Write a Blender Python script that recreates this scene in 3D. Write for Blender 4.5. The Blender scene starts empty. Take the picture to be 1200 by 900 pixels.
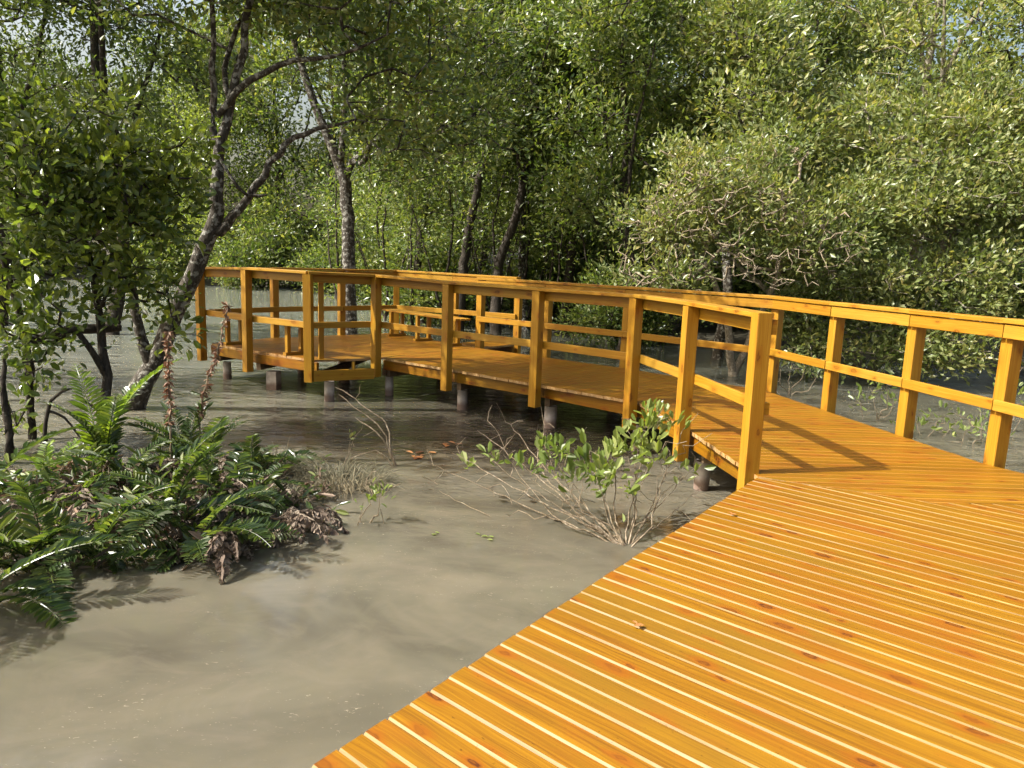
import bpy, math, random
import numpy as np

random.seed(7)
RNG = np.random.default_rng(11)
scene = bpy.context.scene
COL = scene.collection
PI = math.pi
V = lambda *a: np.array(a, float)

# ------------------------------------------------------------------ camera model
F, PITCH, ROLL, CAM_H = 870.0, math.radians(9.6), math.radians(2.1), 1.45
WATER = -0.55


def at(px, py, z=None, Y=None):
    """Ground point seen at a pixel of the survey photo, on a level z or at depth Y."""
    x = (px - 600) / F
    y = -(py - 450) / F
    c, s = math.cos(ROLL), math.sin(ROLL)
    x, y = c * x - s * y, s * x + c * y
    d = V(x, math.cos(PITCH) + y * math.sin(PITCH), -math.sin(PITCH) + y * math.cos(PITCH))
    t = (z - CAM_H) / d[2] if Y is None else Y / d[1]
    return V(0, 0, CAM_H) + d * t


def nrm(v):
    v = np.asarray(v, float)
    return v / (np.linalg.norm(v, axis=-1, keepdims=True) + 1e-12)


# ------------------------------------------------------------------ node helpers
def new_mat(name):
    m = bpy.data.materials.new(name)
    m.use_nodes = True
    nt = m.node_tree
    nt.nodes.clear()
    out = nt.nodes.new('ShaderNodeOutputMaterial')
    return m, nt, out


def N(nt, typ, **kw):
    n = nt.nodes.new(typ)
    for k, v in kw.items():
        if k.startswith('i_'):
            n.inputs[k[2:].replace('_', ' ')].default_value = v
        else:
            setattr(n, k, v)
    return n


def L(nt, a, b):
    nt.links.new(a, b)


def ramp(nt, fac, stops, interp='LINEAR'):
    r = nt.nodes.new('ShaderNodeValToRGB')
    r.color_ramp.interpolation = interp
    el = r.color_ramp.elements
    while len(el) < len(stops):
        el.new(0.5)
    for e, (p, c) in zip(el, stops):
        e.position = p
        e.color = (*c, 1) if len(c) == 3 else c
    L(nt, fac, r.inputs[0])
    return r.outputs[0]


def mixc(nt, fac, a, b, mode='MIX'):
    m = nt.nodes.new('ShaderNodeMix')
    m.data_type = 'RGBA'
    m.blend_type = mode
    for sock, val in ((m.inputs[0], fac), (m.inputs[6], a), (m.inputs[7], b)):
        if isinstance(val, bpy.types.NodeSocket):
            L(nt, val, sock)
        elif isinstance(val, (int, float)):
            sock.default_value = val
        else:
            sock.default_value = (*val, 1)
    return m.outputs[2]


def math_n(nt, op, a, b=None, clamp=False):
    m = nt.nodes.new('ShaderNodeMath')
    m.operation = op
    m.use_clamp = clamp
    for i, v in enumerate((a, b)):
        if v is None:
            continue
        if isinstance(v, bpy.types.NodeSocket):
            L(nt, v, m.inputs[i])
        else:
            m.inputs[i].default_value = v
    return m.outputs[0]


def mapping(nt, vec, scale, loc=(0, 0, 0)):
    m = nt.nodes.new('ShaderNodeMapping')
    m.inputs['Scale'].default_value = scale
    m.inputs['Location'].default_value = loc
    L(nt, vec, m.inputs['Vector'])
    return m.outputs[0]


def noise(nt, vec, scale, detail=3, rough=.55, out='Fac', dist=0.0):
    n = nt.nodes.new('ShaderNodeTexNoise')
    n.inputs['Scale'].default_value = scale
    n.inputs['Detail'].default_value = detail
    n.inputs['Roughness'].default_value = rough
    n.inputs['Distortion'].default_value = dist
    if vec is not None:
        L(nt, vec, n.inputs['Vector'])
    return n.outputs[out]


# ------------------------------------------------------------------ materials
def mat_wood(name, dark, mid, light, knot, red, olive, rough=.40, spec=.28, knots=True, big=1.0):
    m, nt, out = new_mat(name)
    uv = N(nt, 'ShaderNodeUVMap').outputs[0]
    geo = N(nt, 'ShaderNodeNewGeometry')
    isl = geo.outputs['Random Per Island']
    pos = geo.outputs['Position']

    def vadd(a, b):
        v = nt.nodes.new('ShaderNodeVectorMath')
        v.operation = 'ADD'
        L(nt, a, v.inputs[0])
        L(nt, b, v.inputs[1])
        return v.outputs[0]
    # grain lines wander along the board
    wn = noise(nt, mapping(nt, uv, (1.6, 7, 1)), 1.0, 3)
    cmb = N(nt, 'ShaderNodeCombineXYZ')
    L(nt, math_n(nt, 'MULTIPLY', wn, .06), cmb.inputs[1])
    wuv = vadd(uv, cmb.outputs[0])
    g1 = noise(nt, mapping(nt, wuv, (1.2, 95, 1)), 1.0, 3, .6)
    g3 = noise(nt, mapping(nt, wuv, (3.0, 260, 1), (4, 0, 0)), 1.0, 2, .6)
    g2 = noise(nt, mapping(nt, wuv, (.7, 30, 1)), 1.0, 2)
    g = math_n(nt, 'ADD', math_n(nt, 'ADD', math_n(nt, 'MULTIPLY', g1, .45), math_n(nt, 'MULTIPLY', g3, .30)), math_n(nt, 'MULTIPLY', g2, .25))
    colr = ramp(nt, g, [(.37, dark), (.50, mid), (.64, light)])
    # the stain took redder in some places and duller in others
    b1 = noise(nt, mapping(nt, uv, (1.5, 4.0, 1), (3, 7, 0)), 1.0, 4, .6)
    b2 = noise(nt, mapping(nt, pos, (1.1, 1.3, 1.1)), 1.0, 3, .6)
    f1 = ramp(nt, math_n(nt, 'ADD', math_n(nt, 'MULTIPLY', b1, .65), math_n(nt, 'MULTIPLY', b2, .35)), [(.50, (0, 0, 0)), (.66, (1, 1, 1))])
    colr = mixc(nt, math_n(nt, 'MULTIPLY', f1, .75 * big), colr, red)
    b3 = noise(nt, mapping(nt, pos, (.9, 1.2, .9), (9, 2, 0)), 1.0, 4, .6)
    f2 = ramp(nt, math_n(nt, 'ADD', math_n(nt, 'MULTIPLY', b3, .7), math_n(nt, 'MULTIPLY', isl, .3)), [(.52, (0, 0, 0)), (.72, (1, 1, 1))])
    colr = mixc(nt, math_n(nt, 'MULTIPLY', f2, .7 * big), colr, olive)
    tone = ramp(nt, isl, [(0, (.82, .78, .70)), (.3, (.95, .93, .9)), (.7, (1.04, 1.03, 1.0)), (1, (1.14, 1.18, 1.3))])
    colr = mixc(nt, 1.0, colr, tone, 'MULTIPLY')
    if knots:
        vo = N(nt, 'ShaderNodeTexVoronoi')
        vo.voronoi_dimensions = '2D'
        vo.inputs['Scale'].default_value = 1
        wn2 = noise(nt, mapping(nt, uv, (18, 45, 1)), 1.0, 2, out='Color')
        sc = nt.nodes.new('ShaderNodeVectorMath')
        sc.operation = 'SCALE'
        sc.inputs['Scale'].default_value = .26
        L(nt, wn2, sc.inputs[0])
        L(nt, vadd(mapping(nt, uv, (3.6, 8.5, 1)), sc.outputs[0]), vo.inputs['Vector'])
        sep = N(nt, 'ShaderNodeSeparateColor')
        L(nt, vo.outputs['Color'], sep.inputs[0])
        keep = math_n(nt, 'GREATER_THAN', sep.outputs[0], .55)
        size = math_n(nt, 'ADD', math_n(nt, 'MULTIPLY', sep.outputs[1], .15), .07)
        rel = math_n(nt, 'DIVIDE', vo.outputs['Distance'], size)
        k = ramp(nt, rel, [(.0, (.6, .6, .6)), (.30, (.45, .45, .45)), (.55, (1, 1, 1)), (.72, (.35, .35, .35)), (1, (0, 0, 0))])
        k = math_n(nt, 'MULTIPLY', k, keep)
        halo = ramp(nt, math_n(nt, 'MULTIPLY', rel, .36), [(.25, (1, 1, 1)), (1, (0, 0, 0))], 'EASE')
        colr = mixc(nt, math_n(nt, 'MULTIPLY', math_n(nt, 'MULTIPLY', halo, keep), .75), colr, red)
        colr = mixc(nt, math_n(nt, 'MULTIPLY', k, math_n(nt, 'ADD', math_n(nt, 'MULTIPLY', sep.outputs[2], .65), .3)), colr, knot)
    sp = noise(nt, mapping(nt, uv, (35, 90, 1)), 1.0, 2)
    spf = ramp(nt, sp, [(.69, (0, 0, 0)), (.74, (1, 1, 1))])
    colr = mixc(nt, math_n(nt, 'MULTIPLY', spf, .6), colr, tuple(c * .3 for c in dark))
    p = N(nt, 'ShaderNodeBsdfPrincipled')
    L(nt, colr, p.inputs['Base Color'])
    L(nt, math_n(nt, 'ADD', math_n(nt, 'MULTIPLY', b1, .3), rough - .12), p.inputs['Roughness'])
    p.inputs['Specular IOR Level'].default_value = spec
    b = N(nt, 'ShaderNodeBump')
    b.inputs['Strength'].default_value = .3
    b.inputs['Distance'].default_value = .003
    L(nt, g, b.inputs['Height'])
    L(nt, b.outputs[0], p.inputs['Normal'])
    L(nt, p.outputs[0], out.inputs[0])
    return m


WOOD = mat_wood('varnished_pine', (.098, .038, .0015), (.178, .079, .0020), (.245, .117, .0042), (.042, .010, .0025), (.19, .056, .002), (.12, .060, .0035))
WOOD_EDGE = mat_wood('varnished_pine_chamfer', (0.1872, 0.0780, 0.0094), (0.2496, 0.1170, 0.0156), (0.3120, 0.1560, 0.0273), (0.0780, 0.0234, 0.0078), (0.2340, 0.0858, 0.0078), (0.1716, 0.0858, 0.0156), knots=False)
WOOD_RAIL = mat_wood('varnished_pine_rail', (.21, .095, .006), (.30, .152, .011), (.375, .21, .025), (.08, .022, .004), (.27, .108, .007), (.22, .125, .018), big=.7)
PALE = mat_wood('bare_pine_edge', (.12, .064, .010), (.185, .108, .022), (.265, .168, .048), (.09, .035, .01), (.145, .066, .009), (.13, .076, .017), rough=.5, knots=False)
ENDG = mat_wood('end_grain', (.17, .08, .02), (.33, .20, .075), (.50, .36, .19), (.12, .04, .01), (.25, .10, .03), (.2, .12, .05), rough=.55, knots=False)


def mat_bark(name, dark, light, lichen, lich=.52, scale=6):
    m, nt, out = new_mat(name)
    tc = N(nt, 'ShaderNodeTexCoord').outputs['Object']
    a = noise(nt, mapping(nt, tc, (1, 1, .35)), scale * 3.5, 5, .65)
    colr = ramp(nt, a, [(.35, dark), (.62, light)])
    l1 = noise(nt, tc, scale, 4, .6)
    lf = ramp(nt, l1, [(lich, (0, 0, 0)), (lich + .06, (1, 1, 1))])
    colr = mixc(nt, math_n(nt, 'MULTIPLY', lf, .8), colr, lichen)
    p = N(nt, 'ShaderNodeBsdfPrincipled')
    p.inputs['Roughness'].default_value = .85
    p.inputs['Specular IOR Level'].default_value = .2
    L(nt, colr, p.inputs['Base Color'])
    b = N(nt, 'ShaderNodeBump')
    b.inputs['Strength'].default_value = .7
    b.inputs['Distance'].default_value = .03
    L(nt, a, b.inputs['Height'])
    L(nt, b.outputs[0], p.inputs['Normal'])
    L(nt, p.outputs[0], out.inputs[0])
    return m


BARK = mat_bark('lichen_bark', (.022, .018, .013), (.080, .068, .052), (.30, .29, .25), .525, 14)
BARK_DARK = mat_bark('dark_bark', (.018, .014, .010), (.055, .045, .033), (.16, .15, .12), .62, 12)
BARK_PALE = mat_bark('pale_bark', (.10, .085, .06), (.26, .23, .17), (.36, .34, .28), .56, 12)
TWIG_PALE = mat_bark('pale_twig', (.13, .10, .062), (.29, .235, .16), (.40, .34, .25), .55, 20)  # paler twig colour for the tangled bush
TWIG = mat_bark('bare_twig', (.12, .09, .055), (.26, .205, .135), (.36, .30, .22), .55, 20)


def mat_leaf(name, cols, rough=.34, trans=.38, spec=.5, tcol=None):
    m, nt, out = new_mat(name)
    geo = N(nt, 'ShaderNodeNewGeometry')
    isl = geo.outputs['Random Per Island']
    n = len(cols)
    colr = ramp(nt, isl, [(i / (n - 1), c) for i, c in enumerate(cols)])
    tc = N(nt, 'ShaderNodeTexCoord').outputs['Object']
    big = noise(nt, tc, 1.1, 2)
    tone = ramp(nt, big, [(.32, (.72, .80, .72)), (.66, (1.3, 1.18, 1.0))])
    colr = mixc(nt, 1.0, colr, tone, 'MULTIPLY')
    p = N(nt, 'ShaderNodeBsdfPrincipled')
    L(nt, colr, p.inputs['Base Color'])
    p.inputs['Roughness'].default_value = rough
    p.inputs['Specular IOR Level'].default_value = spec
    t = N(nt, 'ShaderNodeBsdfTranslucent')
    L(nt, mixc(nt, 1.0, colr, tcol or (1.6, 1.65, .65), 'MULTIPLY'), t.inputs[0])
    mx = N(nt, 'ShaderNodeMixShader')
    mx.inputs[0].default_value = trans
    L(nt, p.outputs[0], mx.inputs[1])
    L(nt, t.outputs[0], mx.inputs[2])
    L(nt, mx.outputs[0], out.inputs[0])
    return m


LEAF_MID = mat_leaf('mangrove_leaf', [(.048, .083, .020), (.078, .118, .031), (.108, .150, .044), (.152, .19, .066), (.205, .215, .085)])
LEAF_DARK = mat_leaf('dark_leaf', [(.042, .070, .018), (.068, .102, .027), (.10, .138, .038), (.15, .18, .055)])
LEAF_GREY = mat_leaf('grey_green_leaf', [(.088, .122, .040), (.130, .168, .060), (.17, .205, .080), (.215, .245, .108), (.24, .225, .095)], rough=.38)
LEAF_LIME = mat_leaf('young_leaf', [(.10, .145, .035), (.14, .185, .05), (.18, .23, .07), (.22, .25, .10)])
LEAF_BIG = mat_leaf('broad_leaf', [(.048, .078, .017), (.078, .114, .026), (.115, .152, .038), (.20, .245, .055)], rough=.28, spec=.55)
FERN = mat_leaf('fern_leaf', [(.028, .052, .017), (.044, .074, .023), (.068, .098, .030), (.12, .15, .045)], rough=.30, spec=.55)
FERN_DRY = mat_leaf('dry_fern', [(.075, .052, .042), (.13, .095, .078), (.20, .152, .128), (.28, .225, .19)], rough=.7, spec=.2, trans=.15, tcol=(1.2, 1.0, .7))
FERN_YOUNG = mat_leaf('fern_young', [(.09, .15, .02), (.13, .195, .03), (.18, .24, .045)])
STRAW = mat_leaf('straw', [(.095, .085, .055), (.145, .13, .088), (.205, .185, .135)], rough=.7, spec=.2, trans=.15, tcol=(1.2, 1.0, .7))
LEAF_FALLEN = mat_leaf('fallen_leaf', [(.20, .06, .02), (.32, .14, .04), (.12, .05, .025)], rough=.6, trans=.1, tcol=(1.2, .8, .5))
STALK = mat_leaf('red_stalk', [(.13, .065, .04), (.20, .11, .07), (.27, .18, .12)], rough=.6, trans=.15, tcol=(1.3, .8, .6))


def mat_simple(name, c1, c2, scale, rough, bump=.3, dist=.02):
    m, nt, out = new_mat(name)
    tc = N(nt, 'ShaderNodeTexCoord').outputs['Object']
    a = noise(nt, tc, scale, 5, .6)
    p = N(nt, 'ShaderNodeBsdfPrincipled')
    L(nt, ramp(nt, a, [(.35, c1), (.65, c2)]), p.inputs['Base Color'])
    p.inputs['Roughness'].default_value = rough
    b = N(nt, 'ShaderNodeBump')
    b.inputs['Strength'].default_value = bump
    b.inputs['Distance'].default_value = dist
    L(nt, a, b.inputs['Height'])
    L(nt, b.outputs[0], p.inputs['Normal'])
    L(nt, p.outputs[0], out.inputs[0])
    return m


MUD = mat_simple('mud', (.05, .037, .025), (.13, .10, .07), 5, .6, .6, .05)
GROUND = mat_simple('leaf_litter', (.022, .018, .010), (.055, .046, .024), 1.2, .9)
JOIST = mat_simple('joist_wood', (.10, .065, .035), (.22, .15, .085), 9, .8)


def mat_pile():
    m, nt, out = new_mat('pile_concrete')
    tc = N(nt, 'ShaderNodeTexCoord').outputs['Object']
    sep = N(nt, 'ShaderNodeSeparateXYZ')
    L(nt, tc, sep.inputs[0])
    a = noise(nt, tc, 12, 5, .6)
    colr = ramp(nt, a, [(.3, (.27, .23, .195)), (.7, (.48, .42, .36))])
    h = math_n(nt, 'ADD', sep.outputs[2], math_n(nt, 'MULTIPLY', a, .05))
    wet = ramp(nt, h, [(.09, (1, 1, 1)), (.15, (0, 0, 0))])
    colr = mixc(nt, math_n(nt, 'MULTIPLY', wet, .8), colr, (.12, .065, .04))
    p = N(nt, 'ShaderNodeBsdfPrincipled')
    L(nt, colr, p.inputs['Base Color'])
    p.inputs['Roughness'].default_value = .8
    b = N(nt, 'ShaderNodeBump')
    b.inputs['Strength'].default_value = .4
    b.inputs['Distance'].default_value = .01
    L(nt, a, b.inputs['Height'])
    L(nt, b.outputs[0], p.inputs['Normal'])
    L(nt, p.outputs[0], out.inputs[0])
    return m


PILE = mat_pile()


def mat_water():
    m, nt, out = new_mat('murky_water')
    geo = N(nt, 'ShaderNodeNewGeometry')
    pos = geo.outputs['Position']
    sep = N(nt, 'ShaderNodeSeparateXYZ')
    L(nt, pos, sep.inputs[0])
    # silt carried in drifting clouds
    c1 = noise(nt, mapping(nt, pos, (.55, .9, 1)), 1.0, 4, .6, dist=.8)
    colr = ramp(nt, c1, [(.32, (.062, .057, .041)), (.5, (.098, .089, .063)), (.68, (.128, .114, .080))])
    c2 = noise(nt, mapping(nt, pos, (2.2, 3.2, 1), (5, 1, 0)), 1.0, 5, .65, dist=1.2)
    colr = mixc(nt, math_n(nt, 'MULTIPLY', ramp(nt, c2, [(.45, (0, 0, 0)), (.7, (1, 1, 1))]), .3), colr, (.145, .124, .092))
    fl = noise(nt, mapping(nt, pos, (26, 60, 1), (2, 8, 0)), 1.0, 2, .5, dist=1.5)
    fl2 = noise(nt, mapping(nt, pos, (.8, 1.1, 1), (7, 3, 0)), 1.0, 3, .6)
    flf = math_n(nt, 'MULTIPLY', ramp(nt, fl, [(.685, (0, 0, 0)), (.72, (1, 1, 1))]), ramp(nt, fl2, [(.48, (0, 0, 0)), (.62, (1, 1, 1))]))
    colr = mixc(nt, math_n(nt, 'MULTIPLY', flf, .55), colr, (.30, .27, .20))
    # tannin brown backwater beside the platform, with its shade painted into the colour
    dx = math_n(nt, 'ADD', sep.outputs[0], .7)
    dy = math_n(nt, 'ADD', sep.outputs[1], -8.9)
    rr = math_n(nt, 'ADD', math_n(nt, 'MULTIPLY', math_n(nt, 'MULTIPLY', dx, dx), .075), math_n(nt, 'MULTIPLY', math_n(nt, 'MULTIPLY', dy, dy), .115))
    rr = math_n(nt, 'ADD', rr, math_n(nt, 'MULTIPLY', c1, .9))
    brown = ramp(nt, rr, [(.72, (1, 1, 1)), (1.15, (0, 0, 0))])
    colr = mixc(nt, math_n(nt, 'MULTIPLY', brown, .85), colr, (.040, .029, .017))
    # open water behind is greener; left side lightened to stand for reflected sky
    far = ramp(nt, math_n(nt, 'MULTIPLY', sep.outputs[1], .05), [(.35, (0, 0, 0)), (.8, (1, 1, 1))])
    open_l = ramp(nt, math_n(nt, 'ADD', math_n(nt, 'MULTIPLY', sep.outputs[0], .08), .6), [(.30, (1, 1, 1)), (.62, (0, 0, 0))])
    farc = mixc(nt, open_l, (.042, .048, .036), (.115, .125, .098))
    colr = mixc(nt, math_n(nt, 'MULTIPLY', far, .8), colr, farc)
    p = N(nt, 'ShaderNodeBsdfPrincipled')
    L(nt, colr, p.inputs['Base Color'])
    p.inputs['IOR'].default_value = 1.33
    p.inputs['Roughness'].default_value = .03
    p.inputs['Subsurface Weight'].default_value = 1.0
    p.inputs['Subsurface Radius'].default_value = (1.0, .85, .6)
    p.inputs['Subsurface Scale'].default_value = .10
    # ripples: calm in the cove, livelier on the open water
    w1 = noise(nt, mapping(nt, pos, (.9, 2.9, 1)), 1.0, 2, .5, dist=.4)
    w2 = noise(nt, mapping(nt, pos, (7, 13, 1)), 1.0, 3, .55, dist=.3)
    w3 = noise(nt, mapping(nt, pos, (15, 24, 1)), 1.0, 2, .5, dist=.4)
    gust = ramp(nt, noise(nt, mapping(nt, pos, (.7, 1.0, 1), (1, 4, 0)), 1.0, 2), [(.46, (0, 0, 0)), (.62, (1, 1, 1))])
    hgt = math_n(nt, 'ADD', math_n(nt, 'ADD', math_n(nt, 'MULTIPLY', w1, .75), math_n(nt, 'MULTIPLY', w2, .25)), math_n(nt, 'MULTIPLY', math_n(nt, 'MULTIPLY', w3, gust), .35))
    amp = ramp(nt, math_n(nt, 'MULTIPLY', sep.outputs[1], .05), [(.24, (.03, .03, .03)), (.36, (.6, .6, .6)), (.55, (1, 1, 1))])
    b = N(nt, 'ShaderNodeBump')
    b.inputs['Distance'].default_value = .15
    L(nt, math_n(nt, 'MULTIPLY', amp, .8), b.inputs['Strength'])
    L(nt, hgt, b.inputs['Height'])
    L(nt, b.outputs[0], p.inputs['Normal'])
    L(nt, p.outputs[0], out.inputs[0])
    return m


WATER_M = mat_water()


# ------------------------------------------------------------------ object helpers
def link(name, me, parent=None, loc=None):
    o = bpy.data.objects.new(name, me)
    COL.objects.link(o)
    if parent:
        o.parent = parent
    if loc is not None:
        o.location = loc
    return o


def tag(o, label=None, cat=None, group=None, kind=None):
    if label:
        o['label'] = label
    if cat:
        o['category'] = cat
    if group:
        o['group'] = group
    if kind:
        o['kind'] = kind
    return o


def thing(name, label, cat, loc=(0, 0, 0), rz=0, group=None):
    o = link(name, None, loc=loc)
    o.rotation_euler[2] = rz
    o.empty_display_size = .1
    return tag(o, label, cat, group)


def raw_mesh(name, verts, polys_flat, sizes, mats, mat_idx=None, smooth=False):
    me = bpy.data.meshes.new(name)
    verts = np.asarray(verts, np.float32)
    sizes = np.asarray(sizes, np.int32)
    me.vertices.add(len(verts))
    me.vertices.foreach_set('co', verts.ravel())
    me.loops.add(len(polys_flat))
    me.loops.foreach_set('vertex_index', np.asarray(polys_flat, np.int32))
    me.polygons.add(len(sizes))
    starts = np.concatenate([[0], np.cumsum(sizes)[:-1]]).astype(np.int32)
    me.polygons.foreach_set('loop_start', starts)
    for m in mats:
        me.materials.append(m)
    if mat_idx is not None:
        me.polygons.foreach_set('material_index', np.asarray(mat_idx, np.int32))
    me.polygons.foreach_set('use_smooth', np.full(len(sizes), bool(smooth)))
    me.update(calc_edges=True)
    return me


class MB:
    """Collects faces with per-corner uv and a material slot."""

    def __init__(s):
        s.v, s.f, s.uv, s.m = [], [], [], []

    def face(s, pts, uvs, mi=0):
        i = len(s.v)
        s.v += [tuple(p) for p in pts]
        s.f.append(tuple(range(i, i + len(pts))))
        s.uv += list(uvs)
        s.m.append(mi)

    def solid(s, verts, faces, uvs, mis):
        i = len(s.v)
        s.v += [tuple(p) for p in verts]
        for f, u, mi in zip(faces, uvs, mis):
            s.f.append(tuple(k + i for k in f))
            s.uv += list(u)
            s.m.append(mi)

    def beam(s, p0, p1, w, h, up=(0, 0, 1), ch=.003, ends=0):
        """Chamfered timber from p0 to p1; w across, h along up. uv runs along the grain."""
        p0, p1 = np.asarray(p0, float), np.asarray(p1, float)
        ax = nrm(p1 - p0)
        up = np.asarray(up, float)
        up = nrm(up - ax * up.dot(ax))
        sd = np.cross(ax, up)
        a, b = w / 2, h / 2
        prof = [(-a, -b + ch), (-a + ch, -b), (a - ch, -b), (a, -b + ch), (a, b - ch), (a - ch, b), (-a + ch, b), (-a, b - ch)]
        ln = np.linalg.norm(p1 - p0)
        ou, ov = random.random() * 20, random.random() * 20
        per = [0]
        for k in range(8):
            q, r = prof[k], prof[(k + 1) % 8]
            per.append(per[-1] + math.hypot(q[0] - r[0], q[1] - r[1]))
        vs = [p0 + sd * x + up * y for x, y in prof] + [p1 + sd * x + up * y for x, y in prof]
        fs, us, ms = [], [], []
        for k in range(8):
            k2 = (k + 1) % 8
            fs.append((k, k + 8, k2 + 8, k2))
            us.append([(ou, ov + per[k]), (ou + ln, ov + per[k]), (ou + ln, ov + per[k + 1]), (ou, ov + per[k + 1])])
            ms.append(0)
        fs.append(tuple(range(8)))
        us.append([(ou + x, ov + y) for x, y in prof])
        ms.append(ends)
        fs.append(tuple(range(15, 7, -1)))
        us.append([(ou + x, ov + y) for x, y in prof[::-1]])
        ms.append(ends)
        s.solid(vs, fs, us, ms)

    def build(s, name, mats, parent=None, origin=None):
        if not isinstance(mats, (list, tuple)):
            mats = [mats]
        vs = np.array(s.v, float)
        if origin is not None:
            vs = vs - np.asarray(origin, float)
        flat = [i for f in s.f for i in f]
        me = raw_mesh(name, vs, flat, [len(f) for f in s.f], mats, s.m)
        l = me.uv_layers.new(name='UVMap')
        l.data.foreach_set('uv', np.asarray(s.uv, np.float32).ravel())
        return link(name, me, parent)


def tube_arrays(paths):
    """paths: list of (points Nx3, radii N, sides) -> verts, flat loops, sizes"""
    V_, F_, S_ = [], [], []
    base = 0
    for pts, rad, k in paths:
        pts = np.asarray(pts, float)
        n = len(pts)
        if n < 2:
            continue
        t = np.gradient(pts, axis=0)
        t = nrm(t)
        ref = V(0, 0, 1) if abs(t[0][2]) < .9 else V(1, 0, 0)
        u = nrm(np.cross(t, ref))
        w = np.cross(t, u)
        a = np.arange(k) * 2 * PI / k
        ring = (u[:, None, :] * np.cos(a)[None, :, None] + w[:, None, :] * np.sin(a)[None, :, None]) * np.asarray(rad)[:, None, None]
        V_.append((pts[:, None, :] + ring).reshape(-1, 3))
        i, j = np.meshgrid(np.arange(n - 1), np.arange(k), indexing='ij')
        j2 = (j + 1) % k
        q = np.stack([i * k + j, (i + 1) * k + j, (i + 1) * k + j2, i * k + j2], -1).reshape(-1, 4) + base
        F_.append(q.ravel())
        S_.append(np.full(len(q), 4))
        cap = np.arange(k)[::-1] + base + 0
        F_.append(cap)
        S_.append([k])
        cap2 = np.arange(k) + base + (n - 1) * k
        F_.append(cap2)
        S_.append([k])
        base += n * k
    return np.concatenate(V_), np.concatenate(F_), np.concatenate(S_)


def tubes_obj(name, paths, mat, parent=None):
    v, f, s = tube_arrays(paths)
    return link(name, raw_mesh(name, v, f, s, [mat], smooth=True), parent)


def leaf_arrays(pos, ax, Ls, ratio, rng, hexa=True, up=.55, jit=.75, curl=.12, nor=None):
    """Leaf blades: pos/ax (N,3), lengths (N)."""
    n = len(pos)
    ax = nrm(ax)
    nr = nor if nor is not None else V(0, 0, up) + rng.normal(0, jit, (n, 3))
    nr = nrm(nr - ax * (nr * ax).sum(1, keepdims=True))
    sd = np.cross(ax, nr)
    Ls = np.asarray(Ls)[:, None]
    W = Ls * ratio
    c = curl * Ls
    if hexa:
        fold = W * .18
        P = np.stack([pos,
                      pos + ax * Ls * .36 + sd * W * .40 + nr * fold,
                      pos + ax * Ls * .74 + sd * W * .46 + nr * (fold - c * .5),
                      pos + ax * Ls - nr * c,
                      pos + ax * Ls * .74 - sd * W * .46 + nr * (fold - c * .5),
                      pos + ax * Ls * .36 - sd * W * .40 + nr * fold], 1)
        k = 6
        idx = np.array([[0, 1, 2, 3], [0, 3, 4, 5]])
        f = (np.arange(n)[:, None, None] * 6 + idx[None]).reshape(-1)
        return P.reshape(-1, 3), f, np.full(2 * n, 4)
    P = np.stack([pos, pos + ax * Ls * .5 + sd * W * .5, pos + ax * Ls - nr * c, pos + ax * Ls * .5 - sd * W * .5], 1)
    return P.reshape(-1, 3), np.arange(4 * n), np.full(n, 4)


# ------------------------------------------------------------------ tree growing
def blob_points(blobs, n, rng, shell=.45):
    w = np.array([b[6] if len(b) > 6 else b[3] * b[4] * b[5] for b in blobs], float)
    cnt = rng.multinomial(n, w / w.sum())
    out = []
    for b, k in zip(blobs, cnt):
        d = nrm(rng.normal(0, 1, (k, 3)))
        r = (shell ** 3 + rng.random(k) * (1.12 - shell ** 3)) ** (1 / 3)
        out.append(V(*b[:3]) + d * r[:, None] * V(*b[3:6]))
    return np.concatenate(out)


def smooth_path(ctrl, rad, step=.18, jitter=.0, rng=None):
    ctrl = np.asarray(ctrl, float)
    n = len(ctrl)
    P, R = [], []
    for i in range(n - 1):
        p0, p1, p2, p3 = ctrl[max(i - 1, 0)], ctrl[i], ctrl[i + 1], ctrl[min(i + 2, n - 1)]
        m = max(2, int(np.linalg.norm(p2 - p1) / step))
        for t in np.arange(m) / m:
            P.append(.5 * ((2 * p1) + (-p0 + p2) * t + (2 * p0 - 5 * p1 + 4 * p2 - p3) * t * t + (-p0 + 3 * p1 - 3 * p2 + p3) * t ** 3))
            R.append(rad[i] + (rad[i + 1] - rad[i]) * t)
    P.append(ctrl[-1])
    R.append(rad[-1])
    P, R = np.array(P), np.array(R)
    if jitter and rng is not None:
        P[1:] += rng.normal(0, jitter, P[1:].shape)
    return P, R


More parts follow.
